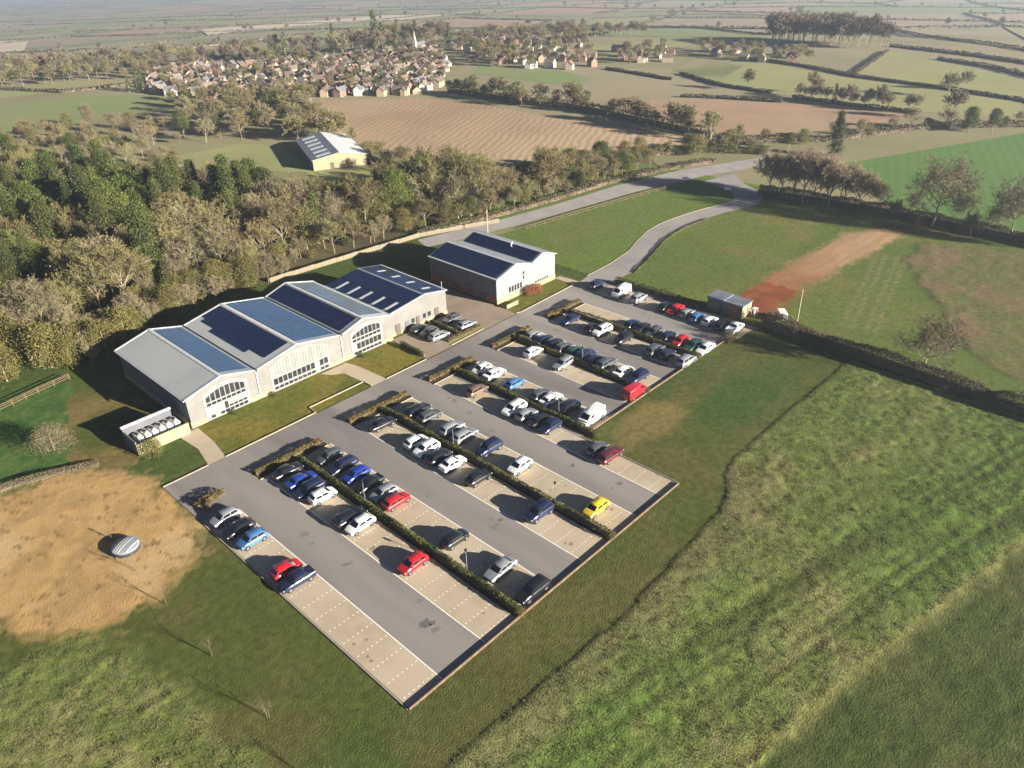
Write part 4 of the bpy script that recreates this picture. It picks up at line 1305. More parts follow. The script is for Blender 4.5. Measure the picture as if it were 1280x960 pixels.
cr = random.Random(11)
ORD = ['first', 'second', 'third', 'fourth', 'fifth', 'sixth', 'seventh', 'eighth', 'ninth', 'tenth', 'eleventh']
ROWNAME = {1: 'in the leftmost bay row', 2: 'in row left of lowest hedge', 3: 'in row right of lowest hedge',
           4: 'in row left of second hedge', 5: 'in row right of second hedge', 6: 'in row left of third hedge',
           7: 'in row right of third hedge', 8: 'in row left of fourth hedge', 9: 'in row right of fourth hedge',
           10: 'in row left of farthest hedge', 11: 'in row right of farthest hedge', 12: 'in the topmost row by the hut'}
KW = {'hatch': 'hatchback', 'saloon': 'saloon', 'estate': 'estate car', 'suv': 'tall car', 'van': 'van', 'pickup': 'pickup'}
cr = random.Random(11)
cnt = {}
for row, x, y, colour, kind in CARS:
    k = cnt.get(row, 0)
    cnt[row] = k + 1
    nose = cr.random() < .5
    if kind == 'van': nose = (colour == 'white')
    lab = '%s %s, %s from the road %s' % (CARWORD.get(colour, colour), KW[kind], ORD[k], ROWNAME[row])
    car(x + cr.uniform(-.18, .18), y, (math.pi if nose else 0) + R(cr.uniform(-2.2, 2.2)), colour, kind, lab, 'cars parked in the bay rows')
SIDEL = ['black hatchback nearest the workshop wall in the small court', 'grey hatchback between two cars in the small workshop court',
         'silver estate car nearest the road in the small workshop court', 'grey hatchback at the inner end right of the court hedge', 'silver hatchback nearest the road right of the court hedge']
for i, (x, y, colour, kind) in enumerate([(84.2, 106.0, 'black', 'hatch'), (84.4, 103.4, 'grey', 'hatch'), (84.6, 100.8, 'silver', 'estate'), (91.3, 104.4, 'grey', 'hatch'), (91.3, 100.2, 'silver', 'hatch')]):
    car(x, y, math.pi if i % 2 else 0, colour, kind, SIDEL[i], 'cars parked in the workshop court')

# ------------------------------------------------------------------ vegetation
M['bark'] = pmat('bark', (.29, .235, .155), (.19, .155, .10), scale=1.5, rough=.9, rand=.2)
M['twig'] = pmat('bare_twigs', (.235, .198, .110), (.165, .138, .075), scale=.35, rough=.9, rand=.22, trans=.15)
M['twigl'] = pmat('pale_bare_twigs', (.36, .285, .19), (.27, .21, .14), scale=.35, rough=.9, rand=.12, trans=.35)
M['twig2'] = pmat('olive_twigs', (.215, .185, .080), (.150, .128, .052), scale=.35, rough=.9, rand=.22, trans=.15)
M['twigo'] = pmat('oak_twigs', (.165, .135, .075), (.115, .092, .05), scale=.35, rough=.9, rand=.15)
M['twigd'] = pmat('dark_twigs', (.16, .125, .085), (.11, .085, .058), scale=.35, rough=.9, rand=.2)
M['needle'] = pmat('evergreen_leaves', (.098, .112, .026), (.046, .060, .016), scale=.5, rough=.75, rand=.25, trans=.2)
M['needleb'] = pmat('bright_evergreen_leaves', (.135, .155, .028), (.052, .075, .016), scale=.5, rough=.75, rand=.2, trans=.25)
M['olive'] = pmat('ivy_leaves', (.175, .152, .042), (.100, .098, .026), scale=.5, rough=.75, rand=.2, trans=.2)
M['hedgeg'] = pmat('clipped_hedge_leaves', (.045, .060, .016), (.022, .032, .010), scale=1.2, rough=.8, trans=.15, c3=(.15, .14, .04), scale3=.6)
M['beech'] = pmat('beech_hedge_leaves', (.22, .145, .050), (.13, .085, .03), scale=1.2, rough=.85, trans=.2, c3=(.13, .12, .035), scale3=.5)
M['hedgeb'] = pmat('hawthorn_hedge_twigs', (.135, .105, .065), (.085, .07, .040), scale=.5, rough=.9, c3=(.085, .085, .03), scale3=.12)
M['hedged'] = pmat('dark_thorn_hedge', (.12, .092, .056), (.07, .058, .034), scale=.5, rough=.9)
M['hedgef'] = pmat('far_hedge', (.105, .095, .055), (.075, .07, .042), scale=.15, rough=.9)
M['redshrub'] = pmat('red_stem_shrub', (.30, .12, .05), (.19, .075, .035), scale=1.0, rough=.85, trans=.15)

def leaves(cent, size, seed=0, aspect=1.0, upbias=0.0):
    """one bent diamond per centre"""
    r = np.random.default_rng(seed)
    n = len(cent)
    a = r.normal(size=(n, 3))
    a[:, 2] += upbias
    a /= np.linalg.norm(a, axis=1)[:, None]
    t = r.normal(size=(n, 3))
    b = np.cross(a, t)
    b /= np.linalg.norm(b, axis=1)[:, None]
    c = np.cross(a, b)
    s = np.broadcast_to(np.asarray(size, float), (n,))[:, None] * r.uniform(.6, 1.3, (n, 1))
    v = np.stack([cent - b * s * .5, cent - c * s * .5 * aspect, cent + b * s * .5, cent + c * s * .5 * aspect], 1).reshape(-1, 3)
    f = np.arange(4 * n).reshape(n, 4)
    return v, f

def tree_skeleton(seed, h, spread=1.0, kids=(8, 5, 5, 5, 3), trunk=.5, up=.45, droop=0.0):
    r = random.Random(seed)
    segs = []
    def rv():
        return Vector((r.gauss(0, 1), r.gauss(0, 1), r.gauss(0, 1)))
    def branch(p, d, L, rad, lev):
        n = 4 if lev == 0 else 3 if lev < 3 else 2 if lev < 4 else 1
        pts = [p.copy()]
        dd = d.copy()
        for i in range(n):
            dd = (dd + rv() * (.06 if lev == 0 else .13) + Vector((0, 0, (.05 if lev else 0) - droop * lev * .05))).normalized()
            q = pts[-1] + dd * (L / n)
            t0, t1 = 1 - .75 * i / n, 1 - .75 * (i + 1) / n
            segs.append((pts[-1].copy(), q.copy(), rad * t0, rad * t1, lev))
            pts.append(q)
        if lev >= len(kids): return
        for k in range(kids[lev]):
            t = (.42 if lev == 0 else .25) + (.58 if lev == 0 else .75) * (k + r.random()) / kids[lev]
            f = t * n
            i = min(int(f), n - 1)
            q = pts[i] + (pts[i + 1] - pts[i]) * (f - i)
            axis = (pts[i + 1] - pts[i]).normalized()
            side = (rv() - axis * rv().dot(axis))
            side = (side - axis * side.dot(axis)).normalized()
            if lev == 0:
                ang = 2.399 * k + r.uniform(-.4, .4)
                side = Vector((math.cos(ang), math.sin(ang), 0))
            open_ = (.95 - .45 * t) * spread if lev == 0 else .75 * spread
            nd = (axis * (1 - .35 * open_) + side * open_ + Vector((0, 0, up * .35))).normalized()
            ll = L * (.78 - .25 * t if lev == 0 else r.uniform(.42, .66))
            branch(q, nd, ll, rad * (.50 if lev == 0 else .52), lev + 1)
    branch(Vector((0, 0, -.1)), Vector((0, 0, 1)), h * trunk, h * .016, 0)
    return segs

def bare_tree(seed, h, twig_w=.04, split=2, mat_t='twig', **kw):
    segs = tree_skeleton(seed, h, **kw)
    top = max(s[1].z for s in segs)
    k = h / top
    mb = MB()
    rib = []
    for a, b, r0, r1, lev in segs:
        a, b = a * k, b * k
        if lev <= split:
            mb.tube(a, b, max(r0, .02), max(r1, .015), n=6 if lev == 0 else 4 if lev == 1 else 3, cap=False)
        else:
            rib.append((a, b, lev))
    tm = mb.mesh('trunk', M['bark'], smooth=True)
    A = np.array([s[0] for s in rib]); B = np.array([s[1] for s in rib]); L = np.array([s[2] for s in rib])
    d = B - A
    rg = np.random.default_rng(seed)
    s = np.cross(d, rg.normal(size=d.shape))
    s /= np.linalg.norm(s, axis=1)[:, None] + 1e-9
    w = (twig_w * np.where(L == L.max(), .8, 1.25))[:, None]
    v = np.stack([A - s * w * .6, A + s * w * .6, B + s * w * .35, B - s * w * .35], 1).reshape(-1, 3)
    return tm, np_mesh('crown', v, np.arange(len(v)).reshape(-1, 4), M[mat_t])

def evergreen(seed, h, w, shape='cone', n=420, per=22, size=.34, mat_t='needle'):
    r = np.random.default_rng(seed)
    t = r.uniform(0, 1, n)
    if shape == 'cone':
        z = h * (.08 + .92 * t)
        rad = w * (1 - t) ** .8 * (.82 + .30 * np.sin(t * 40 + seed)) + .15
    elif shape == 'pine':
        z = h * (.35 + .62 * t)
        rad = w * np.sqrt(np.clip(1 - (2 * t - .85) ** 2 * .7, .05, 1)) * (.75 + .4 * r.uniform(size=n))
    else:
        z = h * (.10 + .88 * t)
        rad = w * np.sqrt(np.clip(1 - (2 * t - .80) ** 2 * .62, .04, 1))
    ang = r.uniform(0, 2 * np.pi, n)
    lob = 1 + .22 * np.sin(ang * 3 + seed) + .16 * np.sin(ang * 5 + t * 9 + seed * 2)
    rr = rad * lob * np.sqrt(r.uniform(.18, 1.0, n))
    c = np.stack([rr * np.cos(ang), rr * np.sin(ang), z - (.12 * rr if shape == 'cone' else 0)], 1)
    cs = (.40 if shape != 'cone' else .34) * w / 3.0 + .18
    pts = np.repeat(c, per, 0) + r.normal(size=(n * per, 3)) * np.array([cs, cs, cs * .62])
    pts[:, 2] = np.maximum(pts[:, 2], .15)
    v, f = leaves(pts, size, seed, aspect=.6, upbias=.4)
    mb = MB()
    mb.tube((0, 0, -.1), (0, 0, h * .45), h * .022, h * .014, n=6, cap=False)
    mb.tube((0, 0, h * .45), (.1, 0, h * .92), h * .014, .03, n=5, cap=False)
    for k in range(10):
        a = k * 2.4 + seed
        zz = h * (.3 + .05 * k)
        L = w * (.75 if shape != 'cone' else .75 * (1 - zz / h))
        mb.tube((0, 0, zz), (L * math.cos(a), L * math.sin(a), zz + .3 * L), h * .006, .02, n=4, cap=False)
    return mb.mesh('trunk', M['bark'], smooth=True), np_mesh('crown', v, f, M[mat_t])

def ivy_tree(seed, h, w):
    """leafy lower mass with bare twigs showing"""
    tm, cm = evergreen(seed, h * .9, w, 'dome', n=300, per=16, size=.30, mat_t='olive')
    return tm, cm

PROTO = {
    'bare': [bare_tree(s, 12, .05, kids=(9, 6, 5, 4, 3), spread=.95 + .1 * (s % 3), trunk=.55) for s in (1, 2, 3, 4)],
    'oak': [bare_tree(s, 13, .045, mat_t='twigo', kids=(10, 7, 5, 4, 4), spread=1.45, trunk=.45, up=.15) for s in (11, 12)],
    'bareo': [bare_tree(s, 12, .055, mat_t='twig2', kids=(9, 6, 5, 4, 4), spread=.9, trunk=.55) for s in (21, 22)],
    'rowtree': [bare_tree(s, 12, .055, mat_t='twigl', kids=(10, 6, 5, 5, 4), spread=.85, trunk=.5) for s in (81, 82)],
    'scrub': [bare_tree(s, 7, .05, kids=(12, 6, 5, 5, 3), spread=1.2, trunk=.30, up=.5) for s in (31, 32)],
    'barefar': [bare_tree(s, 12, .16, kids=(9, 6, 5, 6), spread=1.05, trunk=.5, split=1) for s in (41, 42, 43)],
    'barefaro': [bare_tree(s, 12, .16, mat_t='twig2', kids=(9, 6, 5, 6), spread=1.05, trunk=.5, split=1) for s in (44, 45)],
    'darkfar': [bare_tree(s, 13, .17, mat_t='twigd', kids=(9, 6, 5, 6), spread=.95, trunk=.5, split=1) for s in (46, 47)],
    'fir': [evergreen(s, 15, 2.6, 'cone', n=480) for s in (51, 52)],
    'pine': [evergreen(s, 12, 3.2, 'dome', mat_t='needleb', n=460) for s in (53, 54)],
    'dark': [evergreen(s, 12, 3.0, 'pine') for s in (55, 56)],
    'ivy': [ivy_tree(s, 9, 2.7) for s in (61, 62)],
    'bush': [evergreen(s, 3.4, 2.0, 'dome', n=120, per=14, size=.26, mat_t='olive') for s in (65, 66)],
    'dbush': [evergreen(s, 3.0, 2.0, 'dome', n=120, per=14, size=.26, mat_t='needle') for s in (67,)],
    'greenfar': [evergreen(s, 10, 3.0, 'dome', n=90, per=9, size=.75, mat_t='needle') for s in (71, 72)],
    'firfar': [evergreen(s, 14, 2.5, 'cone', n=90, per=9, size=.75, mat_t='needle') for s in (73,)],
}
vr = random.Random(3)
def plant(kind, x, y, s, name, label, group, cat='tree'):
    tm, cm = vr.choice(PROTO[kind])
    o = empty(name, (x, y, zs(x, y)), vr.uniform(0, 6.28), label, cat, group)
    o.scale = (s * vr.uniform(.9, 1.12), s * vr.uniform(.9, 1.12), s)
    link('trunk', tm, o)
    link('crown', cm, o)
    return o

def scatter(poly, dmin, n, seed, avoid=()):
    r = random.Random(seed)
    xs, ys = [p[0] for p in poly], [p[1] for p in poly]
    out, tries = [], 0
    while len(out) < n and tries < n * 60:
        tries += 1
        x, y = r.uniform(min(xs), max(xs)), r.uniform(min(ys), max(ys))
        if not inside(poly, np.array([x]), np.array([y]))[0]: continue
        if any((x - a) ** 2 + (y - b) ** 2 < dmin * dmin for a, b in out): continue
        if any((x - a) ** 2 + (y - b) ** 2 < d * d for a, b, d in avoid): continue
        out.append((x, y))
    return out

# --- the wood on the left
WOOD = [(60, 290), (76, 266), (84, 236), (98, 208), (114, 190), (126, 180), (136, 177), (146, 166), (140, 147), (126, 151), (106, 154), (79.5, 155.5), (55, 152), (40, 151), (30, 143), (17.5, 145), (8, 150), (20, 240)]
GREEN = [(65, 212, 19, 'pine'), (58, 226, 10, 'fir'), (36, 186, 8, 'fir'), (98, 196, 7, 'fir'), (24, 160, 8, 'ivy'), (50, 204, 9, 'pine'), (43, 219, 13, 'ivy'), (84, 205, 8, 'fir'), (106, 199, 6, 'dark'), (33, 174, 10, 'ivy'), (26, 148, 9, 'ivy'), (92, 186, 9, 'ivy'), (121, 176, 9, 'ivy'), (60, 186, 9, 'ivy'), (75, 222, 10, 'fir'), (32, 200, 10, 'pine')]
WL = {'pine': ('evergreen_tree', 'bright olive green evergreen in the wood left of the offices'), 'fir': ('evergreen_tree', 'dark pointed evergreen in the wood left of the offices'),
      'dark': ('evergreen_tree', 'dark loose evergreen in the wood left of the offices'), 'ivy': ('ivy_tree', 'olive leafy tree in the wood left of the offices'),
      'bare': ('bare_tree', 'bare beige tree in the wood left of the offices'), 'bareo': ('bare_tree', 'bare olive-tinged tree in the wood left of the offices'),
      'scrub': ('bare_shrub', 'low bare shrub on the wood edge behind the offices')}
wr_ = random.Random(8)
def zone(x, y):
    if x < 42: return ', by the left picture edge'
    if x > 100: return ', near the stone wall'
    if y < 168: return ', close behind the roofs'
    if y > 222: return ', at its far side'
    return ', left half of its middle' if x < 68 else ', right half of its middle'
def part_of(x, y):
    a = math.degrees(math.atan2(y, x))
    return 'left' if a > 57 else 'middle' if a > 49 else 'right'
def far_part(x, y):
    a, r = math.degrees(math.atan2(y, x)), math.hypot(x, y)
    return ('upper left' if a > 60 else 'upper middle' if a > 38 else 'upper right'), ('nearer' if r < 1300 else 'farther')
for x, y in scatter(WOOD, 4.1, 380, 17):
    kind = None
    for gx, gy, gr, gk in GREEN:
        if math.hypot(x - gx, y - gy) < gr * wr_.uniform(.6, 1.15):
            kind = gk
            break
    if kind == 'pine': kind = wr_.choices(['pine', 'fir', 'ivy'], [.50, .26, .24])[0]
    if kind is None:
        kind = wr_.choices(['bare', 'bareo', 'ivy', 'pine', 'fir', 'scrub'], [.30, .32, .20, .06, .04, .08])[0]
    edge = y < 160 and x > 34
    if edge and kind not in ('ivy',): kind = wr_.choice(['scrub', 'scrub', 'bare', 'bareo'])
    s = wr_.uniform(.80, 1.32) * (.66 if edge else 1.0)
    nm, lb = WL[kind]
    plant(kind, x, y, s, nm, lb + zone(x, y), nm.replace('_', ' ') + 's of the wood')
for x, y in scatter(WOOD, 3.2, 190, 171):
    plant(wr_.choice(['scrub', 'scrub', 'bush', 'dbush']), x, y, wr_.uniform(.45, .75), 'understorey_shrub', 'low shrub growing under the trees of the wood', 'understorey of the wood', 'shrub')
for x, y in scatter([(84, 150.5), (84, 156), (52, 156), (36, 150), (30, 143), (36, 141), (54, 149)], 2.6, 60, 172):
    plant(wr_.choice(['scrub', 'scrub', 'scrub', 'ivy']), x, y, wr_.uniform(.65, .95), 'bare_shrub', 'low bare shrub on the wood edge behind the offices', 'bare shrubs of the wood', 'shrub')
# scrub and hedge trees behind the wood
for x, y in scatter(POLY['scrub'], 6.5, 60, 18) + scatter([(77, 357), (106, 341), (125, 300), (150, 285), (168, 300), (150, 330), (120, 365)], 8, 45, 19):
    k = wr_.choices(['bare', 'bareo', 'scrub', 'ivy', 'dark'], [.32, .36, .17, .08, .07])[0]
    plant(k, x, y, wr_.uniform(.5, .85), 'pasture_tree', 'small pale winter tree scattered between the wood and the left pasture', 'trees between wood and pasture')
# around the barn and the ploughed field
for x, y, k, s in ((134, 158, 'bareo', 1.35), (141, 154, 'bareo', 1.45), (147, 160, 'bare', 1.35), (139, 166, 'bareo', 1.5), (150, 168, 'bareo', 1.3), (144, 150, 'bareo', 1.25), (151, 154, 'bareo', 1.2), (136, 150, 'bare', 1.1), (155, 162, 'bareo', 1.1), (128, 163, 'ivy', 1.1), (146, 172, 'bare', 1.0),
                   (167, 146, 'bareo', 1.15), (170, 148, 'bareo', 1.2), (173, 150, 'bare', 1.1), (176, 148, 'bareo', 1.0), (184, 150, 'bareo', .8), (157, 152, 'bare', .8), (163, 150, 'scrub', 1.0), (131, 149, 'ivy', .8), (124, 156, 'ivy', .85),
                   (112, 165, 'bareo', 1.0), (118, 160, 'ivy', .9), (152, 182, 'bareo', .9), (156, 196, 'bareo', .8), (160, 210, 'bush', 1.3), (164, 226, 'bush', 1.4), (168, 240, 'bareo', .7), (172, 254, 'bareo', .8), (177, 268, 'bareo', .8), (181, 282, 'bareo', .9)):
    plant(k, x, y, s, 'hedgerow_tree', 'winter tree along the near edge of the ploughed field', 'trees by the ploughed field')
for x, y in scatter(POLY['vilwoodfront'], 9, 60, 23):
    plant(wr_.choice(['barefaro', 'barefaro', 'barefar', 'greenfar']), x, y, wr_.uniform(.65, 1.0), 'copse_tree', 'pale winter tree in the copse before the village', 'trees in the copse before the village')
for x, y in scatter([(158, 262), (172, 248), (190, 300), (214, 334), (205, 345), (170, 290)], 6, 40, 24):
    plant(wr_.choice(['barefaro', 'barefaro', 'barefar']), x, y, wr_.uniform(.6, .85), 'field_edge_tree', 'pale winter tree between barn and village houses', 'trees between barn and village')

ORD16 = ORD + ['twelfth', 'thirteenth', 'fourteenth', 'fifteenth', 'sixteenth']
# --- row of bare trees by the driveway mouth, the two big field trees
TR = [(208.6, 97.2, .85), (207.6, 92.8, .8), (209, 89.5, .9), (206.8, 86.0, .95), (208, 82.4, .9), (207.2, 79.0, .85), (209.6, 75.4, .85), (209.2, 71.5, .75)]
TR = [(x + dx, y + dy, s * k) for x, y, s in TR for dx, dy, k in ((0, 0, 1.05), (2.6, -1.8, .85))]
for i, (x, y, s) in enumerate(TR):
    plant('rowtree', x, y, s * 1.28, 'roadside_tree', '%s bare roadside tree counted from the driveway mouth' % ORD16[i], 'bare trees in a row by the driveway mouth')
plant('oak', 208.2, 52.4, 1.5, 'field_oak', 'largest spreading bare tree on the right hedge line', None)
plant('oak', 209.5, 35.2, 1.25, 'field_oak', 'spreading bare tree cut by the right edge of the picture', None)
for hx, hy, hs in ((210, 66, .7), (211, 58.5, .65), (210.5, 46.5, .75), (209, 39.5, .7), (208.4, 28, .9), (207.5, 22, .8)):
    plant('bare', hx, hy, hs, 'hedge_tree', 'small bare tree in the hedge beside the spreading trees on the right', 'small trees in the right hedge')
plant('scrub', 206.3, 43.0, .9, 'hedge_shrub', 'bare shrub between the two spreading trees on the right', None, 'shrub')
plant('scrub', 207.5, 62.0, .8, 'hedge_shrub', 'bare shrub left of the largest spreading tree', None, 'shrub')
plant('oak', 129.6, 28.5, .9, 'hedge_tree', 'lone bare tree in the dark hedge right of the car park', None)
for i, (x, y, k, s) in enumerate([(261, 100.4, 'fir', .95), (243.8, 133, 'dark', .5), (262, 117, 'dark', .45), (323.2, 77.6, 'dark', .75), (327.4, 71, 'dark', .7), (341, 88.6, 'darkfar', .9), (349, 138.7, 'firfar', .55)]):
    plant(k, x, y, s, 'evergreen_tree', ['tall dark evergreen alone beside the lane junction', 'squat dark evergreen in the lane hedge', 'second squat dark evergreen in the lane hedge', 'dark evergreen behind the crop field, left one', 'dark evergreen behind the crop field, right one', 'dark leafless tree behind the crop field', 'small dark evergreen by the tan field hedge'][i], None)
for x, y in TREES['bare'][15:]:
    plant('barefar', x, y, vr.uniform(.6, .9), 'hedgerow_tree', 'bare hedgerow tree among the right hand pastures', 'bare trees among right pastures')

# --- hedges
def hedge_mesh(name, pts, w, h, per, size, mat, seed, jag=.35, closed_z=0.0):
    r = np.random.default_rng(seed)
    P_ = np.array(pts, float)
    seg = np.hypot(*(P_[1:] - P_[:-1]).T)
    cum = np.concatenate([[0], np.cumsum(seg)])
    n = max(12, int(cum[-1] * per))
    t = r.uniform(0, cum[-1], n)
    i = np.clip(np.searchsorted(cum, t) - 1, 0, len(seg) - 1)
    f = (t - cum[i]) / seg[i]
    base = P_[i] + (P_[i + 1] - P_[i]) * f[:, None]
    d = (P_[i + 1] - P_[i]) / seg[i][:, None]
    nrm = np.stack([-d[:, 1], d[:, 0]], 1)
    hh = h * (1 - jag + 2 * jag * vnoise(t, t * 0 + seed, 4.0, seed, 3))
    a = r.uniform(0, np.pi, n)
    rad = r.uniform(.55, 1.0, n) ** .5
    off = np.cos(a) * w / 2 * rad * (1 + .25 * r.normal(size=n) * jag)
    z = np.sin(a) ** .6 * hh * rad
    x, y = base[:, 0] + nrm[:, 0] * off, base[:, 1] + nrm[:, 1] * off
    c = np.stack([x - P_[0, 0], y - P_[0, 1], z + zt(x, y) - float(zt(P_[0, 0], P_[0, 1]))], 1)
    v, fc = leaves(c, size, seed, aspect=.75)
    return np_mesh(name, v, fc, mat)

def hedge(name, pts, w, h, per, size, mat, seed, label, group=None, core=True, jag=.35, z=None):
    x0, y0 = pts[0]
    z0 = zs(x0, y0) if z is None else z
    o = empty(name, (x0, y0, z0), label=label, cat='hedge', group=group)
    link('foliage', hedge_mesh('foliage', pts, w, h, per, size, mat, seed, jag), o)
    if core:                                # woody inside that keeps daylight from passing straight through
        mb = MB()
        for (xa, ya), (xb, yb) in zip(pts, pts[1:]):
            L = math.hypot(xb - xa, yb - ya)
            nx, ny = -(yb - ya) / L * w * .20, (xb - xa) / L * w * .20
            za, zb = float(zt(xa, ya)) - float(zt(x0, y0)), float(zt(xb, yb)) - float(zt(x0, y0))
            hc = h * .5
            mb.add([(xa + nx - x0, ya + ny - y0, za), (xa - nx - x0, ya - ny - y0, za), (xb - nx - x0, yb - ny - y0, zb), (xb + nx - x0, yb + ny - y0, zb),
                    (xa + nx * .5 - x0, ya + ny * .5 - y0, za + hc), (xa - nx * .5 - x0, ya - ny * .5 - y0, za + hc), (xb - nx * .5 - x0, yb - ny * .5 - y0, zb + hc), (xb + nx * .5 - x0, yb + ny * .5 - y0, zb + hc)],
                   [(0, 1, 5, 4), (1, 2, 6, 5), (2, 3, 7, 6), (3, 0, 4, 7), (4, 5, 6, 7)])
        mb.build('stems', M['twigd'], o)
    return o

HX = [44.4, 61.3, 77.9, 93.9, 109.6]
HY = [(42.9, 87.0), (42.9, 88.3), (58.2, 88.6), (60.0, 89.0), (60.0, 89.6)]
HN = ['lowest', 'second', 'third', 'fourth', 'farthest']
for k in range(5):
    x, (y0, y1) = HX[k], HY[k]
    sheet('planting_bed', [(x - .72, y0 - .1), (x + .72, y0 - .1), (x + .72, y1), (x - .72, y1)], .022, M['mulch'])
    hedge('clipped_hedge', [(x, y0), (x, (y0 + y1) / 2), (x, y1)], 1.05, 1.05, 170, .20, M['hedgeg'], 100 + k, '%s long green hedge strip between two bay rows, counted upwards' % HN[k], 'hedge strips between bay rows', jag=.42, z=.02)
    # tussock at the open end
    plant('bush', x, y0 - .4, .28, 'end_shrub', 'small straw-coloured shrub at the open end of the %s hedge' % HN[k], 'shrubs at hedge ends', 'shrub')
PL = [((38.2, 49.4), 88.2), ((55.4, 67.0), 89.2), ((72.4, 82.8), 89.6), ((88.4, 98.8), 90.1), ((104.8, 114.8), 90.8)]
for k, ((x0, x1), y) in enumerate(PL):
    sheet('planting_bed', [(x0 - .2, y - 1.15), (x1 + .2, y - 1.15), (x1 + .2, y + 1.15), (x0 - .2, y + 1.15)], .022, M['mulch'])
    hedge('beech_hedge', [(x0, y + .25), (x1, y + .25)], 1.1, .85, 210, .20, M['beech'], 120 + k, 'golden brown beech hedge at the road end of the %s hedge strip' % HN[k], 'golden hedges along the access road', jag=.28, z=.02)
    kerb_line('kerb', [(x0 - .2, y - 1.2), (x1 + .2, y - 1.2)], .16, .12, 1.5, M['kerb'], 'pale kerb below golden hedge at the road end of the %s hedge strip' % HN[k])
hedge('clipped_hedge', [(28.9, 87.6), (31.5, 88.4), (33.0, 87.6)], 1.5, 1.0, 160, .22, M['beech'], 131, 'low brown hedge at the far corner of the leftmost row', jag=.3, z=.02)
hedge('clipped_hedge', [(77.9, 104.0), (77.9, 97.4)], .9, 1.0, 170, .2, M['hedgeg'], 132, 'short dark hedge between small lawn and service yard', jag=.25, z=.02)
hedge('clipped_hedge', [(88.0, 107.0), (88.0, 99.2)], .9, .9, 170, .2, M['hedgeg'], 133, 'short green hedge between cars in the workshop court', jag=.25, z=.02)
hedge('clipped_hedge', [(84.6, 98.3), (93.0, 98.3)], .9, .7, 170, .2, M['beech'], 134, 'low brown hedge at the road side of the workshop court', jag=.3, z=.02)
sheet('planting_bed', [(84.2, 97.0), (93.2, 97.4), (93.2, 99.2), (84.2, 99.2)], .018, M['past1'])
hedge('boundary_hedge', [(127.9, 91.5), (128.2, 80), (128.1, 71)], 1.4, 1.5, 90, .28, M['hedgeg'], 140, 'dark low hedge behind the topmost bay row', jag=.3, z=0)
hedge('boundary_hedge', [(129.5, 57.5), (129.2, 50), (128.6, 40), (127.6, 28), (126.8, 12), (126.2, -6), (125, -30)], 3.4, 2.6, 560, .20, M['hedged'], 141, 'long dark hedge on the bank right of the car park', jag=.5, z=0)
hedge('field_hedge', [(206.5, 99), (208.5, 85), (210.5, 70), (210.8, 55), (209.8, 40), (208.5, 20), (206, 0)], 3.6, 3.0, 420, .24, M['hedgeb'], 142, 'bare brown hedge below the roadside trees on the right', jag=.4)
hedge('field_hedge', LINES['brownsouth'], 3.0, 2.4, 50, .45, M['hedgeb'], 143, 'bare hedge along the near edge of the ploughed field', jag=.45)
hedge('field_hedge', LINES['lanehedge'], 2.6, 2.2, 60, .42, M['olive'], 144, 'olive hedge along the far side of the lane', jag=.45)
hedge('field_hedge', LINES['lanehedge2'], 3.0, 2.8, 50, .5, M['hedgeb'], 145, 'brown hedge running from lane junction past the crop field', jag=.45)
hedge('field_hedge', LINES['j'], 4.0, 3.6, 45, .6, M['hedgeb'], 146, 'tall hedge along the far edge of the ploughed field', jag=.45)
FL = {'a': 'hedge crossing the right pasture below the farm lane', 'b': 'long straight dark hedge through the right pastures', 'd': 'short hedge joining the long pasture hedge to the wood', 'g': 'hedge with bare trees behind the stubble field', 'h': 'dark hedge along the top of the stubble field', 'k': 'short hedge below the village cottages'}
for i, (k, lb) in enumerate(FL.items()):
    hedge('field_hedge', LINES[k], 1.9, 1.5, 24, .7, M['hedgef'], 150 + i, lb, jag=.4)
for i, k in enumerate(('c', 'e', 'f', 'i', 'm', 'n')):
    hedge('far_hedge', LINES[k], 2.4, 1.8, 14, .9, M['hedgef'], 160 + i, ('hedge in front of the square wood', 'dark hedge right of the square wood', 'short dark hedge at the right edge above the long pasture hedge', 'long faint hedge running down to the right edge', 'faint hedge far above the scattered houses', 'hedge along the top of the left pasture')[i], 'far field hedges', jag=.4)
far_edges.sort(key=lambda e: math.hypot(e[0][0], e[0][1]))
rest = []
for i, (a, b) in enumerate(far_edges):
    n = 4
    pts = [(a[0] + (b[0] - a[0]) * t / n, a[1] + (b[1] - a[1]) * t / n) for t in range(n + 1)]
    if i >= 270:                      # the remotest lines read as one mass
        rest.append((pts, 200 + i))
        continue
    hedge('far_hedge', pts, 3.0, 2.4, 3.0, 1.9, M['hedgef'], 200 + i, '%s thin hedge line in hazy fields at %s of the picture' % far_part(*pts[2])[::-1], 'far field hedges', jag=.5)
vv, off = [], []
for pts, sd in rest:
    me = hedge_mesh('tmp', pts, 4.0, 4.0, 1.2, 3.6, M['hedgef'], sd, .5)
    a_ = np.empty(len(me.vertices) * 3, np.float32)
    me.vertices.foreach_get('co', a_)
    vv.append(a_.reshape(-1, 3) + np.array([pts[0][0], pts[0][1], zs(*pts[0])]))
    bpy.data.meshes.remove(me)
vv = np.concatenate(vv)
tag(link('distant_hedgerows', np_mesh('distant_hedgerows', vv, np.arange(len(vv)).reshape(-1, 4), M['hedgef'])), 'faint hedgerows in the remotest hazy fields', 'hedgerows', kind='stuff')
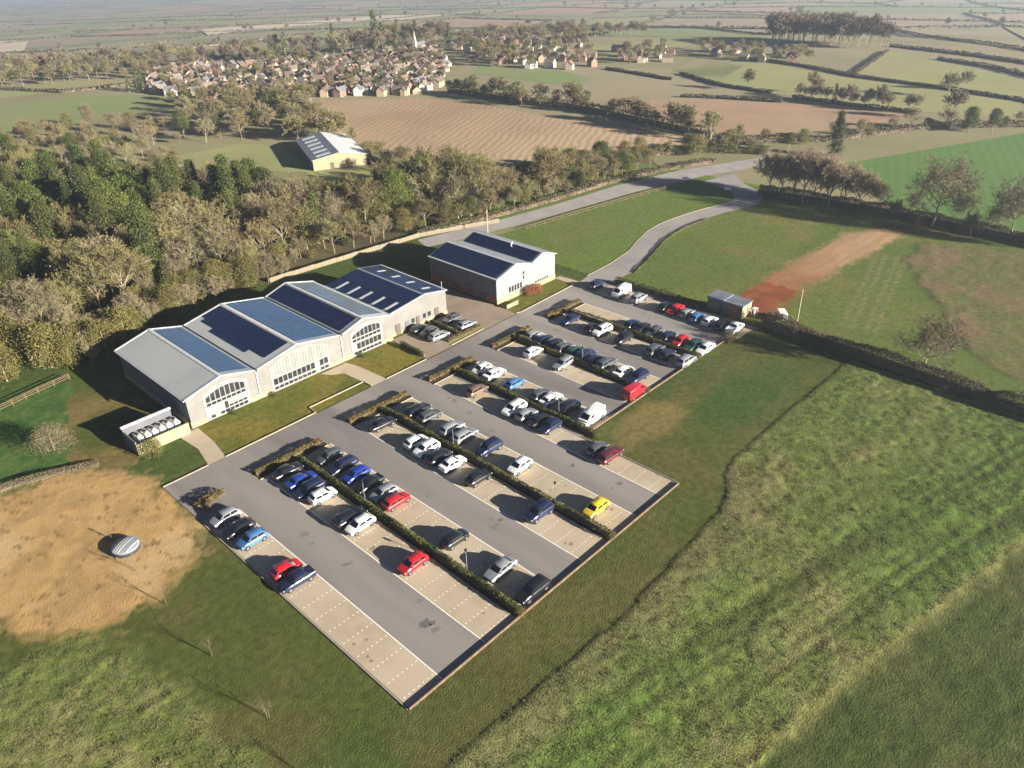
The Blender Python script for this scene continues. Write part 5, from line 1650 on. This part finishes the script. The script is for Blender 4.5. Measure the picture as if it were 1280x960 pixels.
# trees along the hedges
def along(pts, step, jit):
    out = []
    for (xa, ya), (xb, yb) in zip(pts, pts[1:]):
        L = math.hypot(xb - xa, yb - ya)
        for k in range(max(1, int(L / step))):
            t = (k + vr.random()) / max(1, int(L / step))
            out.append((xa + (xb - xa) * t + vr.uniform(-jit, jit), ya + (yb - ya) * t + vr.uniform(-jit, jit)))
    return out
for x, y in along(LINES['j'], 3.6, 4.5):
    plant(vr.choice(['barefaro', 'barefaro', 'barefar', 'greenfar']), x, y, vr.uniform(.5, .95), 'hedgerow_tree', 'winter tree in the belt along the far edge of the ploughed field', 'tree belt beyond the ploughed field')
for x, y in along(LINES['lanehedge2'], 5, 3.0):
    plant(vr.choice(['bare', 'bareo', 'ivy', 'scrub']), x, y, vr.uniform(.4, .7), 'hedgerow_tree', 'small winter tree in the hedge beyond the lane junction', 'trees beyond the lane junction')
for x, y in along(LINES['lanehedge'], 2.8, 1.8):
    plant(vr.choice(['bush', 'dbush', 'scrub', 'ivy']), x, y, vr.uniform(.5, 1.0), 'hedge_shrub', 'leafy shrub in the hedge on the far side of the lane', 'shrubs beyond the lane', 'shrub')
for x, y in along(LINES['g'], 3.5, 2):
    plant('barefar', x, y, vr.uniform(.45, .7), 'hedgerow_tree', 'bare tree in the hedge behind the stubble field', 'trees behind the stubble field')
for x, y in along(LINES['brownsouth'], 8, 2):
    plant(vr.choice(['bareo', 'scrub', 'scrub']), x, y, vr.uniform(.5, .8), 'hedge_shrub', 'bare shrub in the hedge below the ploughed field', 'shrubs below the ploughed field', 'shrub')
LN = [(120, 148.5), (139, 144.2), (161, 141.0), (188, 139.0), (212, 134.2), (230, 127)]
hedge('field_hedge', LN, 2.4, 1.9, 90, .35, M['hedgeb'], 147, 'ragged brown hedge along the far verge of the lane', jag=.6)
sheet('scrub_ground', [(128, 147), (139, 144.6), (161, 141.4), (188, 139.4), (212, 134.6), (222, 148), (205, 156), (182, 157), (163, 157), (148, 156)], -.036, M['litter'])
for x, y in scatter([(134, 147), (161, 143), (188, 141), (210, 137), (206, 148), (184, 154), (163, 155), (148, 154)], 2.7, 75, 52):
    plant(vr.choices(['bareo', 'bare', 'scrub', 'ivy', 'bush', 'dark'], [.28, .16, .28, .12, .10, .06])[0], x, y, vr.uniform(.45, .8), 'lane_tree', 'winter tree in the scrub between lane and ploughed field', 'trees between lane and ploughed field')
# --- village trees
for x, y in scatter(POLY['villwoodback'], 8, 95, 31):
    k = vr.choices(['barefar', 'barefaro', 'darkfar', 'greenfar', 'firfar'], [.34, .16, .34, .10, .06])[0]
    plant(k, x, y, vr.uniform(.8, 1.25), 'village_tree', 'tall winter tree in the %s part of the belt behind the village' % part_of(x, y), 'trees behind the village')
for i, (x, y, s) in enumerate(((351.9, 462, 1.75), (335.5, 488, 1.2), (344, 452, 1.2), (356, 445, 1.0), (400, 440, 1.0), (174.5, 429, .8), (175.2, 438, .7), (170, 436, .6))):
    plant('firfar', x, y, s, 'evergreen_tree', 'tallest dark conifer standing above the village roofs' if i == 0 else 'dark conifer in or beside the village', None if i == 0 else 'dark conifers of the village')
for x, y in scatter(POLY['leftwood'], 9, 75, 32):
    plant(vr.choices(['barefar', 'barefaro', 'darkfar', 'greenfar'], [.4, .35, .15, .1])[0], x, y, vr.uniform(.6, 1.0), 'copse_tree', 'pale winter tree in the copse beyond the left pasture', 'trees beyond the left pasture')
for x, y in scatter(POLY['village2'] + [], 10, 95, 33):
    plant(vr.choices(['barefar', 'barefaro', 'darkfar', 'greenfar'], [.4, .2, .25, .15])[0], x, y, vr.uniform(.55, .95), 'village_tree', 'winter tree among the scattered houses right of the village', 'trees among the scattered houses')
for x, y in scatter([(425, 468), (480, 405), (560, 380), (620, 420), (560, 500), (470, 540), (400, 560)], 14, 90, 34):
    plant(vr.choices(['barefar', 'darkfar', 'barefaro'], [.45, .35, .2])[0], x, y, vr.uniform(.6, 1.0), 'far_tree', 'hazy winter tree beyond the village', 'hazy trees beyond the village')
for x, y in scatter(POLY['bigwood'], 6.5, 75, 35):
    plant('darkfar', x, y, vr.uniform(1.15, 1.5), 'wood_tree', 'tall dark tree in the square wood on the right skyline', 'trees of the square wood')
for x, y in scatter([(470, 285), (480, 215), (450, 196), (436, 250)], 8, 40, 36) + scatter([(432, 318), (457, 296), (415, 264), (390, 282)], 9, 22, 37):
    plant(vr.choice(['barefar', 'barefar', 'barefaro']), x, y, vr.uniform(.45, .75), 'garden_tree', 'winter tree among the farm houses on the right', 'trees by the right farm houses')
ne = 0
for a, b in far_edges:
    for k in range(2):
        if ne > 200 or vr.random() < .35: continue
        t = vr.random()
        x, y = a[0] + (b[0] - a[0]) * t, a[1] + (b[1] - a[1]) * t
        plant(vr.choice(['darkfar', 'barefar']), x, y, vr.uniform(.5, .9), 'far_tree', '%s tiny tree in hazy fields at %s of the picture' % far_part(x, y)[::-1], 'far hedgerow trees')
        ne += 1

# ------------------------------------------------------------------ village
HW = [pmat('house_stone_honey', (.37, .285, .20), (.31, .24, .165), scale=.6, rough=.9), pmat('house_render_white', (.58, .54, .48), rough=.85),
      pmat('house_brick_pink', (.27, .165, .125), (.22, .135, .10), scale=.8, rough=.9), pmat('house_render_cream', (.44, .37, .29), rough=.85)]
HR = [pmat('roof_tile_brown', (.145, .112, .088), (.105, .082, .066), scale=.8, rough=.85), pmat('roof_slate', (.16, .155, .16), (.12, .12, .125), scale=.8, rough=.7),
      pmat('roof_tile_pink', (.20, .135, .105), (.155, .105, .082), scale=.8, rough=.85), pmat('roof_stone_tile', (.21, .175, .135), (.165, .135, .105), scale=.8, rough=.85)]
HPROTO = {}
def house_meshes(v):
    if v in HPROTO: return HPROTO[v]
    L, W, h, rise = [(10.5, 6.8, 4.9, 3.0), (8.0, 7.0, 5.0, 3.1), (14.0, 6.5, 4.6, 2.9), (9.0, 7.5, 2.9, 2.9)][v]
    mb = MB()
    mb.prism([(-L / 2, -W / 2, -.3), (-L / 2, W / 2, -.3), (-L / 2, W / 2, h), (-L / 2, 0, h + rise - .12), (-L / 2, -W / 2, h)], L, (1, 0, 0))
    if v in (0, 2):
        x = L * .28
        mb.prism([(x - 2.2, -W / 2 - 2.6, -.3), (x + 2.2, -W / 2 - 2.6, -.3), (x + 2.2, -W / 2 - 2.6, h - .2), (x, -W / 2 - 2.6, h + 1.7), (x - 2.2, -W / 2 - 2.6, h - .2)], 2.59, (0, 1, 0))
    wall = mb.mesh('wall', HW[0])
    mb = MB()
    o, k = .35, rise / (W / 2)
    for s in (-1, 1):
        mb.prism([(-L / 2 - o, s * (W / 2 + o), h - o * k), (L / 2 + o, s * (W / 2 + o), h - o * k), (L / 2 + o, s * .005, h + rise), (-L / 2 - o, s * .005, h + rise)], .16, (0, 0, 1))
    if v in (0, 2):
        for s in (-1, 1):
            mb.prism([(x + s * 2.5, -W / 2 - 2.9, h - .45), (x + s * .005, -W / 2 - 2.9, h + 1.82), (x + s * .005, -.9, h + 1.82), (x + s * 2.5, -.9, h - .45)], .15, (0, 0, 1))
    roof = mb.mesh('roof', HR[0])
    mb = MB(); mb.box(-.45, .45, -.35, .35, -1.0, 1.1); mb.box(-.25, -.02, -.12, .12, 1.1, 1.45); mb.box(.05, .28, -.12, .12, 1.1, 1.45)
    ch = mb.mesh('chimney', HW[2])
    mb = MB(); mb.box(-.5, .5, -.04, .04, -.55, .55)
    wn_ = mb.mesh('window', M['glass'])
    wins = []
    for s in (-1, 1):
        for z in ((1.3, 3.8) if h > 4 else (1.4,)):
            for fx in (-.34, -.05, .12 if v in (0, 2) else .3):
                if v in (0, 2) and s < 0 and fx > .1: continue
                wins.append((fx * L, s * (W / 2 + .02), z))
    mb = MB(); mb.box(-.5, .5, -.05, .05, -.3, 2.0)
    HPROTO[v] = (L, W, h, rise, wall, roof, ch, wn_, wins, mb.mesh('door', M['door']))
    return HPROTO[v]

hr = random.Random(21)
HS = .57
def house(x, y, rz, v, label, group, detail=True):
    L, W, h, rise, wall, roof, ch, wn_, wins, door = house_meshes(v)
    o = empty('village_house', (x, y, zs(x, y)), rz, label, 'house', group)
    o.scale = (HS, HS, HS)
    link('wall', wall, o, mat=hr.choices(HW, [.45, .16, .19, .2])[0])
    rf = link('roof', roof, o, mat=hr.choices(HR, [.35, .18, .22, .25])[0])
    link('chimney', ch, rf, (hr.choice((-1, 1)) * (L / 2 - .8), 0, h + rise))
    if detail:
        for p in wins: link('window', wn_, o, p)
        link('door', door, o, (.02 * L - 1.4, -(W / 2 + .03), 0.02))
    return o

HP = scatter(POLY['village'], 7.6, 270, 41)
HP.sort(key=lambda p: math.hypot(*p))
for i, (x, y) in enumerate(HP):
    lab = 'stone house at the near edge of the village above the ploughed field' if i < 40 else 'small house in the middle of the crowded village' if i < 165 else 'small house at the far side of the village'
    lab += ', %s part' % part_of(x, y)
    house(x, y, R(hr.choice((20, 30, 110, 118, 60, 150))) + hr.uniform(-.15, .15) + (math.pi if hr.random() < .5 else 0), hr.choice((0, 0, 1, 2, 3)), lab, lab.replace('house', 'houses'), detail=i < 70)
H2 = scatter(POLY['village2'], 10, 80, 43)
for x, y in H2:
    house(x, y, R(hr.choice((20, 110, 60))) + hr.uniform(-.2, .2), hr.choice((0, 1, 2)), 'house half hidden by trees right of the village', 'houses hidden by trees', detail=False)
H3 = scatter(POLY['village3'], 13, 9, 44)
for x, y in H3:
    house(x, y, R(hr.choice((20, 110))) + hr.uniform(-.2, .2), hr.choice((0, 2)), 'slate house in the cluster above the right pastures', 'cluster of houses above right pastures', detail=False)
H4 = scatter(POLY['village4'], 14, 10, 45)
for x, y in H4:
    house(x, y, R(hr.choice((20, 110, 60))) + hr.uniform(-.2, .2), hr.choice((0, 1, 3)), 'farm house below the square wood', 'farm houses below the square wood', detail=False)
# trees between the houses
for x, y in scatter(POLY['village'], 6.0, 235, 46, avoid=[(a, b, 4.0) for a, b in HP]):
    plant(vr.choices(['barefar', 'barefaro', 'greenfar', 'darkfar'], [.36, .24, .25, .15])[0], x, y, vr.uniform(.36, .62), 'garden_tree', 'small garden tree between houses in the %s part of the village' % part_of(x, y), 'garden trees of the village')

def church():
    x, y = 355, 424
    o = empty('village_church', (x, y, zs(x, y)), R(20), label='pale stone church with a slender pointed spire behind the roofs', cat='church')
    o.scale = (.66, .66, .7)
    mb = MB(); mb.box(-1.9, 1.9, -1.9, 1.9, -.5, 9); mb.build('tower', HW[3], o)
    mb = MB(); mb.add([(-1.6, -1.6, 9.002), (1.6, -1.6, 9.002), (1.6, 1.6, 9.002), (-1.6, 1.6, 9.002), (0, 0, 20)], [(0, 1, 4), (1, 2, 4), (2, 3, 4), (3, 0, 4), (3, 2, 1, 0)]); mb.build('spire', HW[3], o)
    mb = MB(); mb.prism([(2.61, -4, -.5), (2.61, 4, -.5), (2.61, 4, 6), (2.61, 0, 9), (2.61, -4, 6)], 16, (1, 0, 0)); mb.build('nave', HW[0], o)
    mb = MB()
    for s in (-1, 1): mb.prism([(2.62, s * 4.4, 5.8), (19, s * 4.4, 5.8), (19, s * .005, 9.1), (2.62, s * .005, 9.1)], .15, (0, 0, 1))
    mb.build('roof', HR[1], o)
    for k in range(4):
        mb = MB(); mb.box(5 + k * 3.4, 6.2 + k * 3.4, -4.06, -4.003, 1.5, 4.5); mb.build('window', M['glass'], o)
church()

# ------------------------------------------------------------------ small things on the site
def sapling(x, y, h, label):
    o = empty('young_tree', (x, y, -.02), vr.uniform(0, 6), label, 'sapling', 'young trees in a line beside the car park')
    segs = tree_skeleton(int(x * 10 + y), h, kids=(7, 3), spread=.8, trunk=.8)
    mb = MB()
    for a, b, r0, r1, lev in segs:
        mb.tube(a, b, .04 if lev == 0 else .014, .028 if lev == 0 else .008, n=5, cap=False)
    mb.build('trunk', M['twigd'], o)
    mb = MB(); mb.tube((.25, 0, -.05), (.25, 0, 1.3), .03, n=6); mb.build('stake', M['timber'], o)
sapling(18.0, 74.2, 2.6, 'young staked tree at the lower edge of the bare sand')
sapling(18.0, 63.3, 2.4, 'young staked tree midway along the mown strip left of the bays')
sapling(17.9, 52.1, 2.4, 'young staked tree lowest but one beside the left bays')
sapling(17.8, 41.2, 2.4, 'young staked tree nearest the bottom edge of the picture')
sapling(18.0, 82.2, 2.2, 'young staked tree just below the round striped cover')
sapling(18.4, 90.4, 1.2, 'small staked tree just above the round striped cover')

def round_cover():
    o = empty('round_trampoline', (18.9, 86.9, .02), R(28), label='round raised grey striped cover standing on bare sand', cat='trampoline')
    M['skirt'] = pmat('dark_skirt', (.03, .035, .045), rough=.7)
    M['cover'] = pmat('grey_cover', (.22, .24, .25), (.17, .19, .20), scale=1.5, rough=.5)
    M['stripe'] = pmat('pale_stripe', (.66, .68, .66), rough=.5)
    n = 28
    prof = [(1.75, .62), (1.72, .74), (1.5, .86), (1.0, .98), (.5, 1.04), (.02, 1.06)]
    rings = [[(r * math.cos(2 * math.pi * i / n), r * math.sin(2 * math.pi * i / n), z) for i in range(n)] for r, z in prof]
    mb = MB(); mb.loft(rings); mb.build('cover', M['cover'], o, smooth=True)
    mb = MB(); mb.loft([[(r * math.cos(2 * math.pi * i / n), r * math.sin(2 * math.pi * i / n), z) for i in range(n)] for r, z in ((1.70, .12), (1.76, .35), (1.80, .615))]); mb.build('skirt', M['skirt'], o, smooth=True)
    def dome(r):
        pts = prof[::-1]
        for (ra, za), (rb, zb) in zip(pts, pts[1:]):
            if r <= rb: return za + (zb - za) * (r - ra) / (rb - ra)
        return .62
    for y0, w in ((-.35, .16), (.05, .15), (.42, .17), (-1.25, .12)):
        mb = MB()
        m = 14
        ext = math.sqrt(max(.1, 1.66 ** 2 - y0 ** 2))
        for k in range(m):
            xa, xb = -ext + 2 * ext * k / m, -ext + 2 * ext * (k + 1) / m
            q = [(xa, y0), (xb, y0), (xb, y0 + w), (xa, y0 + w)]
            mb.add([(x, y, dome(math.hypot(x, y)) + .03) for x, y in q], [(0, 1, 2, 3)])
        mb.build('stripe', M['stripe'], o)
    for k in range(6):
        a = k * math.pi / 3
        mb = MB(); mb.tube((1.72 * math.cos(a), 1.72 * math.sin(a), -.05), (1.72 * math.cos(a), 1.72 * math.sin(a), .6), .04, n=6); mb.build('leg', M['metalgrey'], o)
round_cover()

def lamp(x, y, h, label):
    o = empty('lamp_post', (x, y, .02), label=label, cat='lamp post', group='short lamp posts in the hedge strips')
    mb = MB(); mb.tube((0, 0, 0), (0, 0, h), .055, .04, n=8); mb.build('pole', M['metalgrey'], o)
    mb = MB(); mb.tube((0, 0, h), (0, 0, h + .28), .14, .17, n=10); mb.tube((0, 0, h + .28), (0, 0, h + .34), .20, .06, n=10); mb.build('lantern', M['trimb'], o)
lamp(62.05, 52.6, 3.0, 'lamp post near the lower end of the second hedge')
lamp(45.2, 52.1, 3.0, 'lamp post near the lower end of the lowest hedge')
lamp(45.1, 72.0, 3.0, 'lamp post midway up the lowest hedge')
lamp(62.0, 72.5, 3.0, 'lamp post midway up the second hedge')
lamp(94.6, 74.0, 3.0, 'lamp post midway up the fourth hedge')
lamp(78.7, 66.0, 3.0, 'lamp post near the lower end of the third hedge')

def pole(x, y, h, label, arm=True):
    o = empty('telegraph_pole', (x, y, -.05), R(35), label=label, cat='pole')
    mb = MB(); mb.tube((0, 0, 0), (0, 0, h), .14, .10, n=8); mb.build('post', M['palewood'], o)
    if arm:
        mb = MB(); mb.box(-.6, .6, -.05, .05, h - .5, h - .38); mb.build('crossarm', M['palewood'], o)
        for s in (-.5, .5):
            mb = MB(); mb.tube((s, 0, h - .38), (s, 0, h - .22), .04, n=6); mb.build('insulator', M['white'], o)
pole(133.0, 52.4, 7.6, 'pale wooden pole by the red soil track', False)
pole(133.3, 136.2, 6.0, 'pale wooden pole at the lane end of the stone wall')

def fence(pts, step, h, rails, label, post_mat, name='post_and_rail_fence', lean=0.0):
    x0, y0 = pts[0]
    o = empty(name, (x0, y0, -.03), label=label, cat='fence')
    mp = MB(); mp.box(-.06, .06, -.06, .06, -.1, h); pm = mp.mesh('post', post_mat, bevel=.01)
    for (xa, ya), (xb, yb) in zip(pts, pts[1:]):
        L = math.hypot(xb - xa, yb - ya)
        n = max(1, round(L / step))
        a = math.atan2(yb - ya, xb - xa)
        mr_ = MB(); mr_.box(.07, L / n - .07, -.025, .025, -.05, .05); rm = mr_.mesh('rail', post_mat)
        for k in range(n):
            px, py = xa + (xb - xa) * k / n - x0, ya + (yb - ya) * k / n - y0
            p = link('post', pm, o, (px, py, 0)); p.rotation_euler = (0, 0, a)
            for z in rails:
                q = link('rail', rm, o, (px, py, z)); q.rotation_euler = (0, 0, a)
    link('post', pm, o, (pts[-1][0] - x0, pts[-1][1] - y0, 0))
fence([(12, 134.0), (19, 136.1), (25.5, 137.6), (31, 138.6)], 2.4, 1.25, (.45, .85, 1.15), 'brown post and rail fence at the top of the left paddock', M['timber'])
fence([(141, 129.8), (160, 127.6), (187, 123.6), (203, 120.4)], 3.0, 1.1, (.45, .95), 'low post and rail fence between lawn and lane', M['timber'])

hedge('drive_hedge', [(135, 91.5), (142.3, 93.4), (149, 95.5), (156.6, 97.9), (164, 99.1), (171, 99.2), (178, 98.6)], .5, .45, 110, .15, M['hedgeg'], 171, 'very low dark hedge along the right side of the driveway', jag=.3, z=0)
kerb_line('kerb', [(127, 98.6), (136, 99.1), (145.4, 100.6), (152, 103.0), (159.6, 105.2), (166, 106.1), (171.4, 105.9), (178, 105.2), (184.3, 104.1), (191, 102.4), (196, 101.5)], .13, .07, 1.8, M['kerb'], 'pale kerb along the left side of the curving driveway')
M['straw'] = pmat('dry_straw_stems', (.20, .165, .095), (.14, .115, .065), scale=.8, rough=.9, trans=.15)
PROTO['brush'] = [evergreen(68, 3.6, 2.1, 'dome', n=300, per=26, size=.12, mat_t='straw')]
# brush heap in the paddock, shrub by the enclosure, shrubs by the far office
plant('brush', 21.0, 117.4, 1.15, 'brush_heap', 'tangled grey brush standing in the green paddock', None, 'brush')
hedge('dry_hedge', [(6, 113.0), (14, 112.2), (19.5, 110.3), (24, 108.4)], 1.9, .8, 420, .13, M['straw'], 172, 'straw coloured dry hedge between green paddock and bare sand', jag=.4, z=0)
plant('bush', 30.6, 104.6, .75, 'olive_shrub', 'olive shrub at the outer corner of the cream enclosure', None, 'shrub')
plant('scrub', 30.2, 86.4, .25, 'brown_shrub', 'small brown shrub beside the first car of the leftmost row', None, 'shrub')
plant('bush', 119.0, 58.6, .55, 'olive_shrub', 'olive shrub where the timber edging meets the upper grass', None, 'shrub')
plant('bush', 94.2, 124.5, .8, 'yellow_shrub', 'lone yellow green shrub against the shaded office side', None, 'shrub')
for i, (x, y, s) in enumerate(((110.8, 101.2, .55), (112.2, 101.0, .6), (113.6, 101.3, .5))):
    o = plant('bush', x, y, s, 'red_shrub', '%s rust red shrub below the two-gabled office' % ('left', 'middle', 'right')[i], 'rust red shrubs', 'shrub')
    for c in o.children:
        if c.name.startswith('crown'):
            c.material_slots[0].link = 'OBJECT'
            c.material_slots[0].material = M['redshrub']
for i, x in enumerate((44.6, 52.0, 70.5)):
    plant('dbush', x, 106.2, .25, 'wall_shrub', 'low dark shrub at the foot of the front wall, %s from left' % ORD[i], 'shrubs along the front wall', 'shrub')

# white boards at the lane junction, trailer by the hut
def board(x, y, rz, label):
    o = empty('road_sign', (x, y, -.03), R(rz), label=label, cat='sign')
    for s in (-.7, .7):
        mb = MB(); mb.tube((s, 0, 0), (s, 0, 1.3), .04, n=6); mb.build('post', M['metalgrey'], o)
    mb = MB(); mb.box(-.9, .9, -.06, -.041, .6, 1.4); mb.build('panel', M['unit'], o)
board(205.0, 122.5, -50, 'low white board on the verge at the lane junction')
board(203.0, 107.0, -60, 'low white board at the mouth of the driveway')
def trailer():
    o = empty('box_trailer', (133.6, 55.8, 0), R(40), label='small white box trailer by the red soil', cat='trailer')
    mb = MB(); mb.box(-1.4, 1.4, -.75, .75, .5, 1.9); mb.build('body', M['unit'], o, bevel=.06)
    mb = MB(); mb.box(1.405, 2.3, -.05, .05, .5, .6); mb.build('drawbar', M['metalgrey'], o)
    mb = MB(); mb.box(-1.41, -1.402, -.6, .6, .65, 1.75); mb.build('door', M['trim'], o)
    for s in (-1, 1):
        mb = MB(); mb.tube((0, s * .66, .32), (0, s * .86, .32), .32, n=14); mb.build('wheel', M['tyre'], o)
trailer()

# rough grass: blades in tussocks over the meadow, nobody could count them
def tussocks():
    n = 110000
    r = np.random.default_rng(77)
    x, y = r.uniform(-12, 126, n * 3), r.uniform(-20, 78, n * 3)
    jx = x + (vnoise(x, y, 3, 21, 3) - .5) * .38
    jy = y + (vnoise(x, y, 3, 33, 3) - .5) * .38
    keep = (inside(ROUGH, jx, jy) & ~inside(DARKF, jx, jy)) | inside(ROUGHL, jx, jy)
    # only where the meadow is in or near view
    keep &= (x * .72 + y * .69 > 34)
    keep &= vnoise(x, y, 1.3, 71, 3) > r.uniform(.30, .62, len(x))
    x, y = x[keep][:n], y[keep][:n]
    _, h, _ = col_field(x, y)
    m = len(x)
    k = 2
    X, Y, Z = np.repeat(x, k), np.repeat(y, k), np.repeat(h, k)
    a = r.uniform(0, 2 * np.pi, m * k)
    L = r.uniform(.07, .19, m * k)
    lean = r.uniform(.03, .20, m * k)
    b = np.stack([X + r.normal(0, .06, m * k), Y + r.normal(0, .06, m * k), Z - .03], 1)
    w = .05
    s = np.stack([-np.sin(a), np.cos(a), a * 0], 1) * w
    t = b + np.stack([np.cos(a) * lean, np.sin(a) * lean, L], 1)
    v = np.stack([b - s, b + s, t], 1).reshape(-1, 3)
    M['blade'] = pmat('rough_grass', (.165, .170, .055), (.120, .158, .042), scale=.12, rough=.9, trans=.45, c3=(.21, .185, .085), scale3=.25)
    tag(link('rough_grass', np_mesh('rough_grass', v, np.arange(len(v)).reshape(-1, 3), M['blade'])), 'rough uncut grass in tussocks over the meadow', 'grass', kind='stuff')
tussocks()

# ------------------------------------------------------------------ haze: the damp winter air between here and the far fields
def haze():
    mb = MB(); mb.box(-9600, 9600, -9600, 9600, -262, 68)
    m = bpy.data.materials.new('haze')
    m.use_nodes = True
    n, l = m.node_tree.nodes, m.node_tree.links
    n.remove(n['Principled BSDF'])
    pv = n.new('ShaderNodeVolumePrincipled')
    pv.inputs['Color'].default_value = (.74, .86, 1.0, 1)
    pv.inputs['Density'].default_value = HAZE
    pv.inputs['Anisotropy'].default_value = 0.35
    l.new(pv.outputs[0], n['Material Output'].inputs['Volume'])
    o = mb.build('haze', m)
    tag(o, 'pale winter haze over the countryside', 'haze', kind='stuff')
HAZE = .00024
haze()
